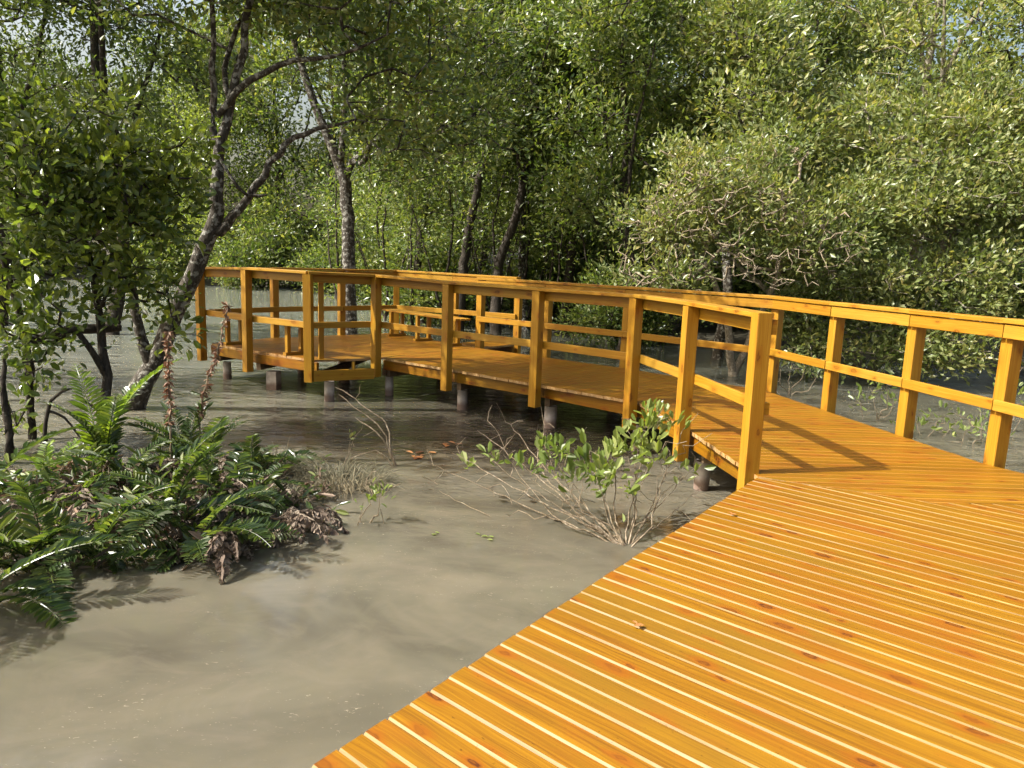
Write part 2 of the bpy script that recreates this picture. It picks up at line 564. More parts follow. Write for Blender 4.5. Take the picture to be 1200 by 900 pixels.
def grow(stems, tips, rng, step=.35, tip_r=.006, expo=2.25, min_r=0.0, wob=.10, sides=None):
    """Joins crown tips to the given stems with forking, tapering limbs. Returns tube paths and tip directions."""
    pts, par, rad0 = [], [], []
    for P, R, parent_stem in stems:
        st = len(pts)
        for i, (p, r) in enumerate(zip(P, R)):
            if i == 0:
                if parent_stem is None or not pts:
                    par.append(-1)
                else:
                    par.append(int(np.argmin(((np.array(pts) - p) ** 2).sum(1))))
            else:
                par.append(st + i - 1)
            pts.append(np.asarray(p, float))
            rad0.append(r)
    nstem = len(pts)
    A = np.zeros((nstem + len(tips) * 14 + 10, 3))
    A[:nstem] = pts
    n = nstem
    rootz = min(p[2] for p in pts)
    usable = np.zeros(len(A), bool)
    zmax = max(p[2] for p in pts)
    hstem = np.array([p[2] for p in pts])
    usable[:nstem] = hstem > rootz + (zmax - rootz) * .25
    par += [0] * (len(A) - nstem)
    rad0 += [0] * (len(A) - nstem)
    base = np.array(pts[:nstem])[usable[:nstem]]
    d0 = np.array([((base - t) ** 2).sum(1).min() for t in tips])
    order = np.argsort(d0)
    tipnode, tipdir = [], []
    for ti in order:
        t = tips[ti]
        dv = A[:n] - t
        d2 = (dv ** 2).sum(1)
        pen = np.where(A[:n, 2] > t[2] + .1, 1.5, 1.0)
        d2 = np.where(usable[:n], d2 * pen, 1e9)
        k = int(np.argmin(d2))
        d = math.sqrt(((A[k] - t) ** 2).sum())
        m = min(12, max(1, int(d / step + .5)))
        prev = k
        p0 = A[k].copy()
        bow = V(0, 0, rng.uniform(-.05, .16) * d) + rng.normal(0, wob * .5 * d, 3)
        for q in range(1, m + 1):
            f = q / m
            p = p0 + (t - p0) * f + bow * (4 * f * (1 - f)) * .5
            if q < m:
                p = p + rng.normal(0, wob * step * .5, 3)
            A[n] = p
            par[n] = prev
            usable[n] = True
            prev = n
            n += 1
        tipnode.append(prev)
        tipdir.append((ti, A[prev] - A[par[prev]]))
    par = np.array(par[:n])
    acc = np.zeros(n)
    acc[tipnode] = tip_r ** expo
    for i in range(n - 1, -1, -1):
        if par[i] >= 0 and par[i] < i:
            acc[par[i]] += acc[i]
    rad = np.maximum(acc ** (1 / expo), tip_r * .8)
    r0 = np.array(rad0[:n])
    rad = np.where(r0 > 0, r0, rad)
    # limbs never thicker than the stem they leave
    for i in range(n):
        if par[i] >= 0 and par[i] < i:
            rad[i] = min(rad[i], rad[par[i]])
    kids = [[] for _ in range(n)]
    for i in range(n):
        if par[i] >= 0:
            kids[par[i]].append(i)
    paths, stack = [], [(i, None) for i in range(n) if par[i] < 0]
    while stack:
        i, frm = stack.pop()
        ch = [frm] if frm is not None else []
        ch.append(i)
        while kids[i]:
            ks = sorted(kids[i], key=lambda q: (q != i + 1 or i >= nstem - 1, -rad[q])) if i < nstem else sorted(kids[i], key=lambda q: -rad[q])
            for q in ks[1:]:
                stack.append((q, i))
            i = ks[0]
            ch.append(i)
        rr = rad[ch].copy()
        if frm is not None:
            rr[0] = min(rr[0], rr[1] * 1.15)
        if rr.max() < min_r:
            continue
        k = 10 if rr.max() > .07 else (6 if rr.max() > .025 else (4 if rr.max() > .012 else 3))
        paths.append((A[ch], rr, k))
    dirs = np.zeros((len(tips), 3))
    for ti, d in tipdir:
        dirs[ti] = d
    return paths, nrm(dirs)


def foliage(tips, dirs, per, Lm, ratio, rng, spread=.16, hexa=False, droop=.0, back=.25):
    n = len(tips)
    idx = np.repeat(np.arange(n), per)
    m = len(idx)
    off = rng.normal(0, spread, (m, 3))
    pos = tips[idx] + off - dirs[idx] * (rng.random((m, 1)) * back)
    ax = dirs[idx] * .5 + nrm(off) * .9 + rng.normal(0, .45, (m, 3)) + V(0, 0, .25 - droop)
    Ls = Lm * rng.uniform(.6, 1.25, m)
    return leaf_arrays(pos, ax, Ls, ratio, rng, hexa)


def make_tree(name, label, cat, loc, stems, blobs, ntips, per, Lm, ratio, leafm, barkm, seed, spread=.16, hexa=False,
              tip_r=.006, min_r=0, step=.35, group=None, shell=.45, droop=0, wob=.10, trunk_name='trunk', crown_name='crown', leaf_frac=1.0, bare=None):
    rng = np.random.default_rng(seed)
    loc = np.asarray(loc, float)
    root = thing(name, label, cat, loc, 0, group)
    tips = blob_points(blobs, ntips, rng, shell)
    nleafy = len(tips)
    if bare:
        tips = np.concatenate([tips, blob_points(bare[0], bare[1], rng, .5)])
    st = []
    for i, (c, r) in enumerate(stems):
        P, R = smooth_path(c, r, .22, .012, rng)
        st.append((P, R, None if i == 0 else 0))
    paths, dirs = grow(st, tips, rng, step, tip_r, min_r=min_r, wob=wob)
    tubes_obj(trunk_name, [(p - loc, r, k) for p, r, k in paths], barkm, root)
    tips, dirs = tips[:nleafy], dirs[:nleafy]
    if leaf_frac < 1:
        keep = rng.random(len(tips)) < leaf_frac
        tips, dirs = tips[keep], dirs[keep]
    v, f, s = foliage(tips, dirs, per, Lm, ratio, rng, spread, hexa, droop)
    link(crown_name, raw_mesh(crown_name, v - loc, f, s, [leafm]), root)
    return root


def copy_thing(src, loc, rz=0, sc=1.0, label=None, sz=None):
    r = src.copy()
    COL.objects.link(r)
    r.location = loc
    r.rotation_euler[2] = rz
    r.scale = (sc, sc, sz or sc)
    if label:
        r['label'] = label
    for ch in list(src.children):
        c = ch.copy()
        COL.objects.link(c)
        c.parent = r
        for g in ch.children:
            d = g.copy()
            COL.objects.link(d)
            d.parent = c
    return r


# ================================================================== DECKS
def interval(poly, v):
    us = []
    n = len(poly)
    for i in range(n):
        (u0, v0), (u1, v1) = poly[i], poly[(i + 1) % n]
        if (v0 - v) * (v1 - v) <= 0 and abs(v0 - v1) > 1e-9:
            us.append(u0 + (u1 - u0) * (v - v0) / (v1 - v0))
    if len(us) < 2:
        return None
    return min(us), max(us)


def lay_boards(mb, poly, deg, pitch=.0985, ch=.0075, gap=.0048, z=0.0, thick=.032, offset=0.0):
    """Deck boards at angle deg filling a convex polygon; the bare chamfer is on the low-v side."""
    a = math.radians(deg)
    e1, e2 = (math.cos(a), math.sin(a)), (-math.sin(a), math.cos(a))
    if e2[1] < 0:
        e1, e2 = (-e1[0], -e1[1]), (-e2[0], -e2[1])
    Q = [(p[0] * e1[0] + p[1] * e1[1], p[0] * e2[0] + p[1] * e2[1]) for p in poly]
    vmin, vmax = min(q[1] for q in Q), max(q[1] for q in Q)
    k = math.floor((vmin - offset) / pitch)
    rr = random.Random(int(vmin * 1000) + 5)
    while offset + k * pitch < vmax:
        v0 = max(offset + k * pitch, vmin + 1e-4)
        v1 = min(offset + (k + 1) * pitch - gap, vmax - 1e-4)
        rk = random.Random(k * 7919 + int(deg))
        k += 1
        if v1 - v0 < .02:
            continue
        c2 = .003
        rows = [v0, v0 + ch, v1 - c2, v1]
        iv = [interval(Q, v) for v in rows]
        if any(i is None for i in iv):
            continue
        jl, jr = rk.uniform(-.004, .004), rk.uniform(-.004, .004)
        zz = z + rk.uniform(-.0012, .0012)
        drop = ch * rk.uniform(.75, 1.1)
        zs = [zz - drop, zz, zz, zz - c2]
        ou, ov = rk.random() * 30, rk.random() * 30

        def W(u, v, zq):
            return (u * e1[0] + v * e2[0], u * e1[1] + v * e2[1], zq)
        vs = []
        for (ua, ub), v, q in zip(iv, rows, zs):
            vs += [W(ua + jl, v, q), W(ub + jr, v, q)]
        for r in (0, 3):
            ua, ub = iv[r]
            vs += [W(ua + jl, rows[r], zz - thick), W(ub + jr, rows[r], zz - thick)]
        # 0,1 v0 ; 2,3 ; 4,5 ; 6,7 v1 ; 8,9 bottom v0 ; 10,11 bottom v1
        fs = [(2, 3, 5, 4), (0, 1, 3, 2), (4, 5, 7, 6), (8, 9, 1, 0), (6, 7, 11, 10), (10, 11, 9, 8), (8, 0, 2, 4, 6, 10), (11, 7, 5, 3, 1, 9)]
        uvof = {}
        for i in range(12):
            r = {0: 0, 1: 0, 2: 1, 3: 1, 4: 2, 5: 2, 6: 3, 7: 3, 8: 0, 9: 0, 10: 3, 11: 3}[i]
            ex = -.03 if i in (8, 9) else (.03 if i in (10, 11) else 0)
            uvof[i] = (ou + iv[r][i % 2], ov + rows[r] - v0 + ex)
        us = [[uvof[i] for i in f] for f in fs]
        mb.solid(vs, fs, us, [0, 1, 0, 1, 0, 0, 2, 2])


def pile(parent, x, y, r, ztop, square=False):
    k = 4 if square else 14
    P = [(0, 0, z) for z in (-.35, 0, .12, ztop - WATER)]
    rr = [r * 1.02, r * 1.0, r, r * .98]
    v, f, s = tube_arrays([(np.array(P, float), np.array(rr) * (1.3 if square else 1), k)])
    o = link('support_pile', raw_mesh('support_pile', v, f, s, [PILE], smooth=not square), parent)
    o.location = (x, y, WATER)
    o.rotation_euler[2] = .6
    return o


DECKM = [WOOD, PALE, ENDG]
E0 = V(-.49, 1.96)
ed = nrm(V(1.09, 1.50))
S0 = E0 + ed * 3.79
S1 = V(2.72, 4.60)
S2 = V(6.2, 4.78)
BD = -40.5

# -- foreground boardwalk
bw = thing('boardwalk', 'honey orange plank boardwalk with pale grooves filling the near corner', 'boardwalk')
fg = MB()
A0 = E0 - ed * 3.2
perp = V(ed[1], -ed[0])
ext = S0 + nrm(S1 - S0) * 6
lay_boards(fg, [A0, A0 + perp * 4.2 - ed * 1.0, ext + V(.0, -.5), ext, S0], BD, offset=.02)
ext2 = S1 + nrm(S1 - S0) * 4.4
lay_boards(fg, [S1 + nrm(S1 - S0) * .01, ext2, S2], BD, offset=.02)
fg.build('decking', DECKM, bw)
jb = MB()
for off in (.16, 1.4, 2.7):
    p = A0 + perp * off
    jb.beam((*p, -.115), (*(p + ed * 6.6), -.115), .05, .14)
jb.build('joist', JOIST, bw)
for t_, off in ((1.4, .24), (3.3, .24), (5.3, .24), (6.75, .30), (2.5, 1.9), (4.5, 1.9), (6.3, 1.9)):
    p = A0 + ed * t_ + perp * off
    pile(bw, p[0], p[1], .07, -.19)

# -- walkway towards the platform
wk = thing('boardwalk', 'bending orange walkway section linking the near boardwalk and the far platform', 'boardwalk')
NA = [V(1.80, 5.16), V(1.60, 6.42), V(1.34, 7.72), V(.36, 8.65), V(-.77, 9.53), V(-1.85, 10.40)]
FA = [V(4.05, 4.70), V(3.72, 5.62), V(3.52, 6.60), V(3.27, 7.68), V(3.03, 8.78), V(1.52, 10.26), V(.44, 11.16), V(-.60, 11.96)]
wkm = MB()
lay_boards(wkm, [S0 + V(.02, .008), S1 + V(0, .006), S1 + V(1.6, .083), FA[1], FA[4], V(2.2, 8.27), NA[2], NA[1]], 1.0)
lay_boards(wkm, [NA[2] + V(-.004, .004), V(2.2, 8.276), FA[4] + V(-.004, .005), FA[5], FA[7], NA[5], NA[4]], 47)
wkm.build('decking', [WOOD, WOOD_EDGE, ENDG], wk)


def edge_run(mb, pts, inset, z0=-.034, h=.135, w=.045):
    pts = [np.asarray(p, float) for p in pts]
    for a, b in zip(pts[:-1], pts[1:]):
        d = nrm(b - a)
        nn = V(d[1], -d[0]) * inset
        mb.beam((*(a + nn + d * .002), z0 - h / 2), (*(b + nn - d * .002), z0 - h / 2), w, h)


eb = MB()
edge_run(eb, NA[0:3], .045)
edge_run(eb, NA[2:6], .045)
edge_run(eb, FA[1:5], -.05)
edge_run(eb, FA[4:8], -.05)
eb.build('edge_beam', [WOOD, ENDG], wk)
jb = MB()
for f in (.33, .66):
    pa = [NA[0] * (1 - f) + FA[1] * f, NA[2] * (1 - f) + FA[4] * f, NA[5] * (1 - f) + FA[7] * f]
    for a, b in zip(pa[:-1], pa[1:]):
        jb.beam((*a, -.11), (*b, -.11), .05, .14)
for a, b in ((NA[1], FA[2]), (NA[2], FA[4]), (NA[3], FA[5]), (NA[4], FA[6]), (NA[5], FA[7])):
    d = nrm(b - a)
    jb.beam((*(a + d * .12), -.235), (*(b - d * .1), -.235), .07, .10)
jb.build('joist', JOIST, wk)
for (x, y, r) in ((1.75, 6.5, .07), (1.42, 7.95, .075), (.48, 8.78, .078), (-.65, 9.66, .068), (-1.76, 10.5, .062),
                  (3.3, 6.6, .07), (2.85, 8.7, .07), (1.4, 10.1, .07), (.35, 11.0, .07), (-.75, 11.8, .07), (2.5, 7.6, .07)):
    pile(wk, x, y, r, -.285)

# -- viewing platform at the end
pf = thing('viewing_platform', 'far orange viewing platform dappled with leaf shade above the open water', 'platform')
NP = [V(-1.87, 10.41), V(-2.66, 9.90), V(-3.72, 10.57), V(-4.66, 11.30)]
BP = [V(-3.98, 12.36), V(-3.05, 13.12), V(-2.2, 13.82), V(-.62, 11.99)]
pm = MB()
lay_boards(pm, [NP[0], NP[1], NP[3], BP[0], BP[2], BP[3]], 36)
lay_boards(pm, [V(-.56, 12.02), V(.02, 12.66), V(-.45, 13.15), V(-.98, 12.52)], 36)
pm.build('decking', [WOOD, WOOD_EDGE, ENDG], pf)
eb = MB()
edge_run(eb, NP[1:4], .045)
eb.beam((-4.64, 11.34, -.10), (-4.0, 12.33, -.10), .045, .135)
eb.beam((-3.96, 12.33, -.10), (-2.22, 13.78, -.10), .045, .135)
eb.beam((-2.16, 13.74, -.10), (-.66, 12.03, -.10), .045, .135)
eb.beam((.0, 12.62, -.10), (-.45, 13.08, -.10), .045, .135)
eb.build('edge_beam', [WOOD, ENDG], pf)
cb = MB()
cb.beam((-1.93, 10.20, -.20), (-2.66, 9.80, -.20), .045, .145)
cb.beam((-2.20, 10.15, -.27), (-2.20, 10.15, -.035), .06, .035, up=(1, 0, 0))
cb.build('cross_beam', [WOOD_RAIL, ENDG], pf)
jb = MB()
for a, b in ((NP[1], BP[2]), (NP[2], BP[1]), (NP[3], BP[0]), (V(-1.9, 10.5), V(-1.0, 12.2))):
    d = nrm(b - a)
    jb.beam((*(a + d * .1), -.235), (*(b - d * .1), -.235), .07, .10)
jb.build('joist', JOIST, pf)
for (x, y, r, sq) in ((-2.48, 9.93, .068, 0), (-3.46, 10.62, .085, 1), (-4.42, 11.36, .062, 0), (-2.6, 11.4, .07, 0), (-3.5, 12.2, .07, 0),
                      (-3.0, 12.9, .07, 0), (-1.2, 12.3, .07, 0), (-.2, 12.75, .06, 0)):
    pile(pf, x, y, r, -.285, bool(sq))


# ================================================================== RAILINGS
def railing(label, pts, tops, inner, cap_over=.05, cap_z=None, drop=-.27, post=.108, start_full=False, mids=.47, fascia=.105, skip_post=()):
    """Posts outside the deck edge, a flat cap, a fascia and a mid rail on the inner faces."""
    r = thing('railing', label, 'railing')
    pts = [np.asarray(p, float) for p in pts]
    n = len(pts)
    for i, (p, zt) in enumerate(zip(pts, tops)):
        if i in skip_post:
            continue
        a = pts[max(i - 1, 0)]
        b = pts[min(i + 1, n - 1)]
        d = nrm(b - a)
        top = zt + (.042 if (start_full and i == 0) else 0)
        mb = MB()
        lx, ly = random.uniform(-.006, .006), random.uniform(-.006, .006)
        mb.beam((p[0], p[1], drop + random.uniform(-.015, .015)), (p[0] + lx, p[1] + ly, top), post, post, up=(d[0], d[1], 0), ch=.004)
        mb.build('post', [WOOD_RAIL], r)
    cap, fas, mid = MB(), MB(), MB()
    for i in range(n - 1):
        p, q, z0, z1 = pts[i], pts[i + 1], tops[i], tops[i + 1]
        d = nrm(q - p)
        nn = V(-d[1], d[0]) * inner
        ca, cb_ = p + nn * .03, q + nn * .03
        sa = ca + d * (.048 if (start_full and i == 0) else -.004)
        cap.beam((*sa, z0 + .021 + .0025 * (i % 2)), (*(cb_ + d * .012), z1 + .021 + .0025 * (i % 2)), .155, .036, ch=.004)
        fa, fb = p + nn * (post / 2 + .02), q + nn * (post / 2 + .02)
        e0 = .045 if (start_full and i == 0) else 0
        fas.beam((*(fa + d * (.006 - e0)), z0 - fascia / 2 - .002), (*(fb - d * .006), z1 - fascia / 2 - .002), .036, fascia)
        mid.beam((*(fa + d * (.006 - e0)), mids), (*(fb - d * .006), mids), .036, .085)
    cap.build('cap_rail', [WOOD_RAIL], r)
    fas.build('fascia_rail', [WOOD_RAIL], r)
    mid.build('mid_rail', [WOOD_RAIL], r)
    return r


NEAR = [V(1.72, 5.16), V(1.52, 6.42), V(1.25, 7.67), V(.27, 8.57), V(-.85, 9.44), V(-1.92, 10.31)]
railing('orange railing on the inner bend of the walkway ending beside the leafy shrub', NEAR,
        [1.10, 1.10, 1.092, 1.09, 1.097, 1.125], -1, start_full=True)
railing('front railing of the far platform beside the leaning lichen tree', [V(-1.92, 10.31), V(-2.72, 9.82), V(-3.78, 10.48), V(-4.75, 11.24)],
        [1.127, 1.147, 1.153, 1.12], -1, skip_post=(0,))
_b = thing('railing_post', 'slim orange post standing just inside the corner of the far platform', 'post')
mb = MB()
mb.beam((-2.62, 10.06, .0), (-2.62, 10.06, 1.12), .06, .07, up=(1, .4, 0))
mb.build('shaft', [WOOD_RAIL], _b)
RIGHT = [V(4.12, 3.7), V(3.97, 4.62), V(3.80, 5.66), V(3.60, 6.64), V(3.35, 7.72), V(3.11, 8.82), V(1.57, 10.33), V(.50, 11.22), V(-.55, 12.04)]
railing('long orange railing along the outer edge of the walkway above the shaded water', RIGHT,
        [1.095, 1.092, 1.095, 1.088, 1.085, 1.085, 1.088, 1.09, 1.09], 1)
railing('back railing of the far platform against the pale open water', [V(.06, 12.78), V(-1.08, 13.42), V(-2.22, 13.98), V(-3.08, 13.22), V(-4.02, 12.45), V(-4.75, 11.40)],
        [1.10, 1.11, 1.12, 1.12, 1.12, 1.11], 1, skip_post=(5,))


def bench(label, p, q, depth_dir, nleg=3):
    b = thing('bench', label, 'bench')
    p, q = np.asarray(p, float), np.asarray(q, float)
    d = nrm(q - p)
    dd = np.asarray(depth_dir, float)
    s = MB()
    for k in range(3):
        o_ = dd * (.06 + k * .105)
        s.beam((*(p + o_), .452), (*(q + o_), .452), .095, .030)
    s.build('seat', [WOOD_RAIL], b)
    for i in range(nleg):
        t = .12 + (.76) * i / (nleg - 1)
        c = p + (q - p) * t
        m = MB()
        m.beam((*(c + dd * .06), .045), (*(c + dd * .06), .432), .06, .06, up=(d[0], d[1], 0))
        m.beam((*(c + dd * .29), .045), (*(c + dd * .29), .432), .06, .06, up=(d[0], d[1], 0))
        m.beam((*(c + dd * .0), .022), (*(c + dd * .36), .022), .07, .044)
        m.build('leg', [WOOD_RAIL], b)


bench('low plank bench along the front railing of the far platform', (-3.0, 10.12), (-4.55, 11.28), nrm(V(.58, .81)), 2)
bench('low plank bench along the back edge of the far platform', (-.70, 12.02), (-2.15, 13.62), nrm(V(-.74, -.67)))

# ================================================================== WATER, GROUND
def grid_obj(name, x0, x1, nx, y0, y1, ny, zf, mat, smooth=True):
    xs, ys = np.linspace(x0, x1, nx), np.linspace(y0, y1, ny)
    X, Y = np.meshgrid(xs, ys)
    Z = zf(X, Y)
    v = np.stack([X, Y, Z], -1).reshape(-1, 3)
    i, j = np.meshgrid(np.arange(ny - 1), np.arange(nx - 1), indexing='ij')
    q = np.stack([i * nx + j, i * nx + j + 1, (i + 1) * nx + j + 1, (i + 1) * nx + j], -1).reshape(-1)
    o = link(name, raw_mesh(name, v, q, np.full(len(q) // 4, 4), [mat], smooth=smooth))
    return tag(o, kind='structure')


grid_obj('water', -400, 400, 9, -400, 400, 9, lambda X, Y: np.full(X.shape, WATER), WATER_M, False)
shore_x = [-160, -40, -14, -8, -3, 0, 3, 7, 12, 25, 160]
shore_y = [44, 41, 39, 37, 27, 21.5, 18.5, 16.2, 14.6, 13, 11]


def bank(X, Y):
    s = np.interp(X, shore_x, shore_y)
    d = Y - s
    return WATER - .25 + np.clip(d * .13 + .18, -.3, 2.5) + .08 * np.sin(X * 1.7 + Y) + .06 * np.sin(X * 3.1 - 2 * Y)


grid_obj('ground', -160, 160, 260, 10, 330, 200, bank, GROUND)


def islet(X, Y):
    dx, dy = (X + 2.88) / 1.62, (Y - 5.35) / 1.15
    r = np.sqrt(dx * dx + dy * dy) + .10 * np.sin(X * 5 + Y * 3) + .07 * np.sin(X * 11 - Y * 7)
    return WATER - .12 + .30 * np.exp(-(r / .8) ** 2 * 1.1) + .035 * np.sin(X * 17) * np.sin(Y * 15)


grid_obj('mud_islet', -5.6, -.6, 70, 3.6, 7.2, 60, islet, MUD)

# ================================================================== TREES
def PX(pts, Y):
    """Pixels -> points at depth Y (number or list)."""
    ys = Y if isinstance(Y, (list, tuple)) else [Y] * len(pts)
    return [at(p[0], p[1], Y=y) for p, y in zip(pts, ys)]


# -- the leaning lichen tree
T = PX([(140, 545), (158, 470), (180, 425), (213, 350), (240, 295), (252, 250), (254, 200), (258, 170), (272, 115), (284, 60), (292, 0), (296, -70), (300, -150)],
       [9.0, 9.0, 9.0, 9.0, 9.0, 9.0, 9.0, 9.0, 9.05, 9.1, 9.15, 9.2, 9.3])
s1 = (T, [0.173, 0.144, 0.112, 0.101, 0.094, 0.083, 0.068, 0.061, 0.050, 0.045, 0.040, 0.032, 0.022])
s2 = (PX([(252, 165), (250, 130), (252, 80), (247, 0), (240, -80)], [9.0, 9.0, 8.95, 8.9, 8.8]), [0.045, 0.040, 0.036, 0.030, 0.022])
s3 = (PX([(258, 272), (272, 255), (290, 232), (312, 205), (328, 180), (345, 162), (372, 152), (415, 140)], 9.0), [0.061, 0.054, 0.048, 0.043, 0.037, 0.032, 0.026, 0.014])
s4 = (PX([(256, 135), (280, 105), (310, 84), (345, 70), (395, 64), (440, 45)], [9.0, 8.95, 8.9, 8.85, 8.8, 8.7]), [0.050, 0.040, 0.036, 0.030, 0.022, 0.013])
s5 = (PX([(252, 170), (262, 195), (280, 220), (290, 232)], [8.95, 8.88, 8.88, 8.97]), [0.020, 0.019, 0.020, 0.022])
s6 = (PX([(290, 231), (300, 230), (312, 228)], 8.95), [.028, .022, .012])
s8 = (PX([(180, 430), (166, 405), (159, 360), (150, 325), (128, 290)], [9.0, 8.95, 8.9, 8.8, 8.7]), [.075, .068, .055, .045, .02])
s7 = (PX([(270, 120), (262, 80), (280, 30), (300, -20), (310, -90)], [9.05, 9.3, 9.5, 9.7, 9.9]), [0.036, 0.032, 0.029, 0.026, 0.018])
bl = []
for (px, py, Y, rx, ry, rz, w) in ((300, -90, 9.2, 1.6, 1.3, .8, 3.5), (200, -60, 9.0, 1.3, 1.2, .8, 2.5), (420, -40, 8.9, 1.2, 1.2, .75, 2.6), (470, 60, 9.4, .85, .9, .6, 1.4),
                                   (470, 140, 9.6, .8, .8, .45, 1.0), (360, 20, 10.2, .9, .9, .5, .8), (330, -180, 9.8, 1.6, 1.4, .7, 2.0)):
    bl.append((*at(px, py, Y=Y), rx, ry, rz, w))
make_tree('mangrove_tree', 'leaning lichen-spotted mangrove tree crossing the left end of the platform railing', 'tree',
          (*at(152, 488, z=WATER)[:2], WATER), [s1, s2, s3, s4, s5, s6, s7, s8], bl, 620, 20, .10, .52, LEAF_MID, BARK, 21, spread=.17, hexa=True, tip_r=.0055, shell=.3)

# -- the broad leaved bushy tree on the left
b0 = at(150, 540, z=WATER)
lt = PX([(118, 560), (122, 500), (124, 440), (118, 380), (105, 310), (95, 250)], [7.4, 7.4, 7.5, 7.6, 7.6, 7.6])
lt3 = PX([(40, 560), (36, 470), (30, 400), (10, 330), (-10, 270)], [7.4, 7.4, 7.4, 7.4, 7.3])
lt4 = PX([(124, 440), (90, 385), (60, 400), (20, 395)], [7.5, 7.3, 7.2, 7.0])
bl = []
for (px, py, Y, rx, ry, rz, w) in ((35, 185, 7.3, .42, .45, .22, 1.5), (95, 165, 7.6, .38, .4, .18, 1.1), (150, 185, 7.7, .36, .4, .17, 1.1), (200, 215, 7.9, .34, .35, .16, .9), (5, 140, 7.6, .40, .4, .16, .8),
                                   (70, 232, 7.4, .45, .4, .18, 1.3), (135, 240, 7.6, .42, .4, .17, 1.1), (20, 262, 7.2, .42, .4, .18, 1.0), (188, 268, 7.9, .34, .35, .15, .8), (95, 292, 7.4, .42, .4, .16, 1.0), (30, 318, 7.1, .42, .4, .17, .8),
                                   (150, 312, 7.7, .36, .4, .14, .7), (-40, 230, 7.5, .5, .5, .3, .6), (-40, 330, 7.2, .5, .4, .4, .4), (75, 352, 7.2, .40, .35, .12, .5), (15, 385, 7.1, .45, .4, .18, .45), (120, 125, 7.8, .26, .3, .14, .4), (60, 118, 7.7, .28, .3, .12, .4),
                                   (15, 480, 7.1, .5, .4, .3, .4), (178, 350, 7.8, .30, .35, .12, .35), (208, 395, 8.0, .22, .25, .14, .14), (60, 430, 7.0, .3, .3, .14, .2), (228, 175, 8.0, .2, .25, .14, .25)):
    bl.append((*at(px, py, Y=Y), rx, ry, rz, w))
make_tree('mangrove_tree', 'bushy broad-leaved mangrove standing in the water left of the leaning tree', 'tree',
          (*b0[:2], WATER), [(lt, [.055, .050, .046, .04, .032, .02]), (lt3, [.048, .042, .038, .03, .02]), (lt4, [.034, .03, .024, .015])],
          bl, 400, 13, .108, .54, LEAF_BIG, BARK_DARK, 22, spread=.12, hexa=True, tip_r=.005, shell=.3)

# -- dead log and stilt roots at the left
lg = thing('dead_branch', 'dark broken branch lying level above the water under the bushy mangrove', 'branch', at(90, 385, Y=7.6))
q = PX([(38, 398), (80, 387), (120, 385), (142, 384)], [7.5, 7.6, 7.7, 7.75])
q2 = PX([(120, 386), (135, 376), (150, 374)], [7.7, 7.7, 7.7])
o_ = np.array(lg.location)
tubes_obj('limb', [(smooth_path(q, [.03, .05, .05, .035], .1)[0] - o_, smooth_path(q, [.03, .05, .05, .035], .1)[1], 8)], BARK_DARK, lg)
for k, (ctrl, Y, lab) in enumerate((([(8, 640), (12, 560), (8, 480), (4, 420)], 6.5, 'dark stem rising from the water at the picture edge left of the fern islet'),
                                    ([(140, 580), (128, 530), (122, 490), (98, 470)], 6.9, 'thin dark root bending out of the water in front of the leaning tree'),
                                    ([(62, 560), (52, 510), (60, 470), (85, 455)], 7.0, 'crooked thin root standing in the water behind the fern islet'))):
    c = PX(ctrl, Y)
    c[0][2] = WATER - .1
    t_ = thing('mangrove_root', lab, 'root', (c[0][0], c[0][1], WATER))
    P, R = smooth_path(c, [.05, .045, .035, .015] if k == 0 else [.022, .02, .017, .008], .1, .008, RNG)
    pp = [(P - np.array(t_.location), R, 7)]
    if k:
        j = len(P) // 2
        e = P[j] + V(.25 * (-1) ** k, .1, -.3)
        P2, R2 = smooth_path([P[j], (P[j] + e) / 2 + V(0, 0, .08), e], [.014, .012, .008], .08)
        pp.append((P2 - np.array(t_.location), R2, 6))
    tubes_obj('stem', pp, BARK_DARK, t_)


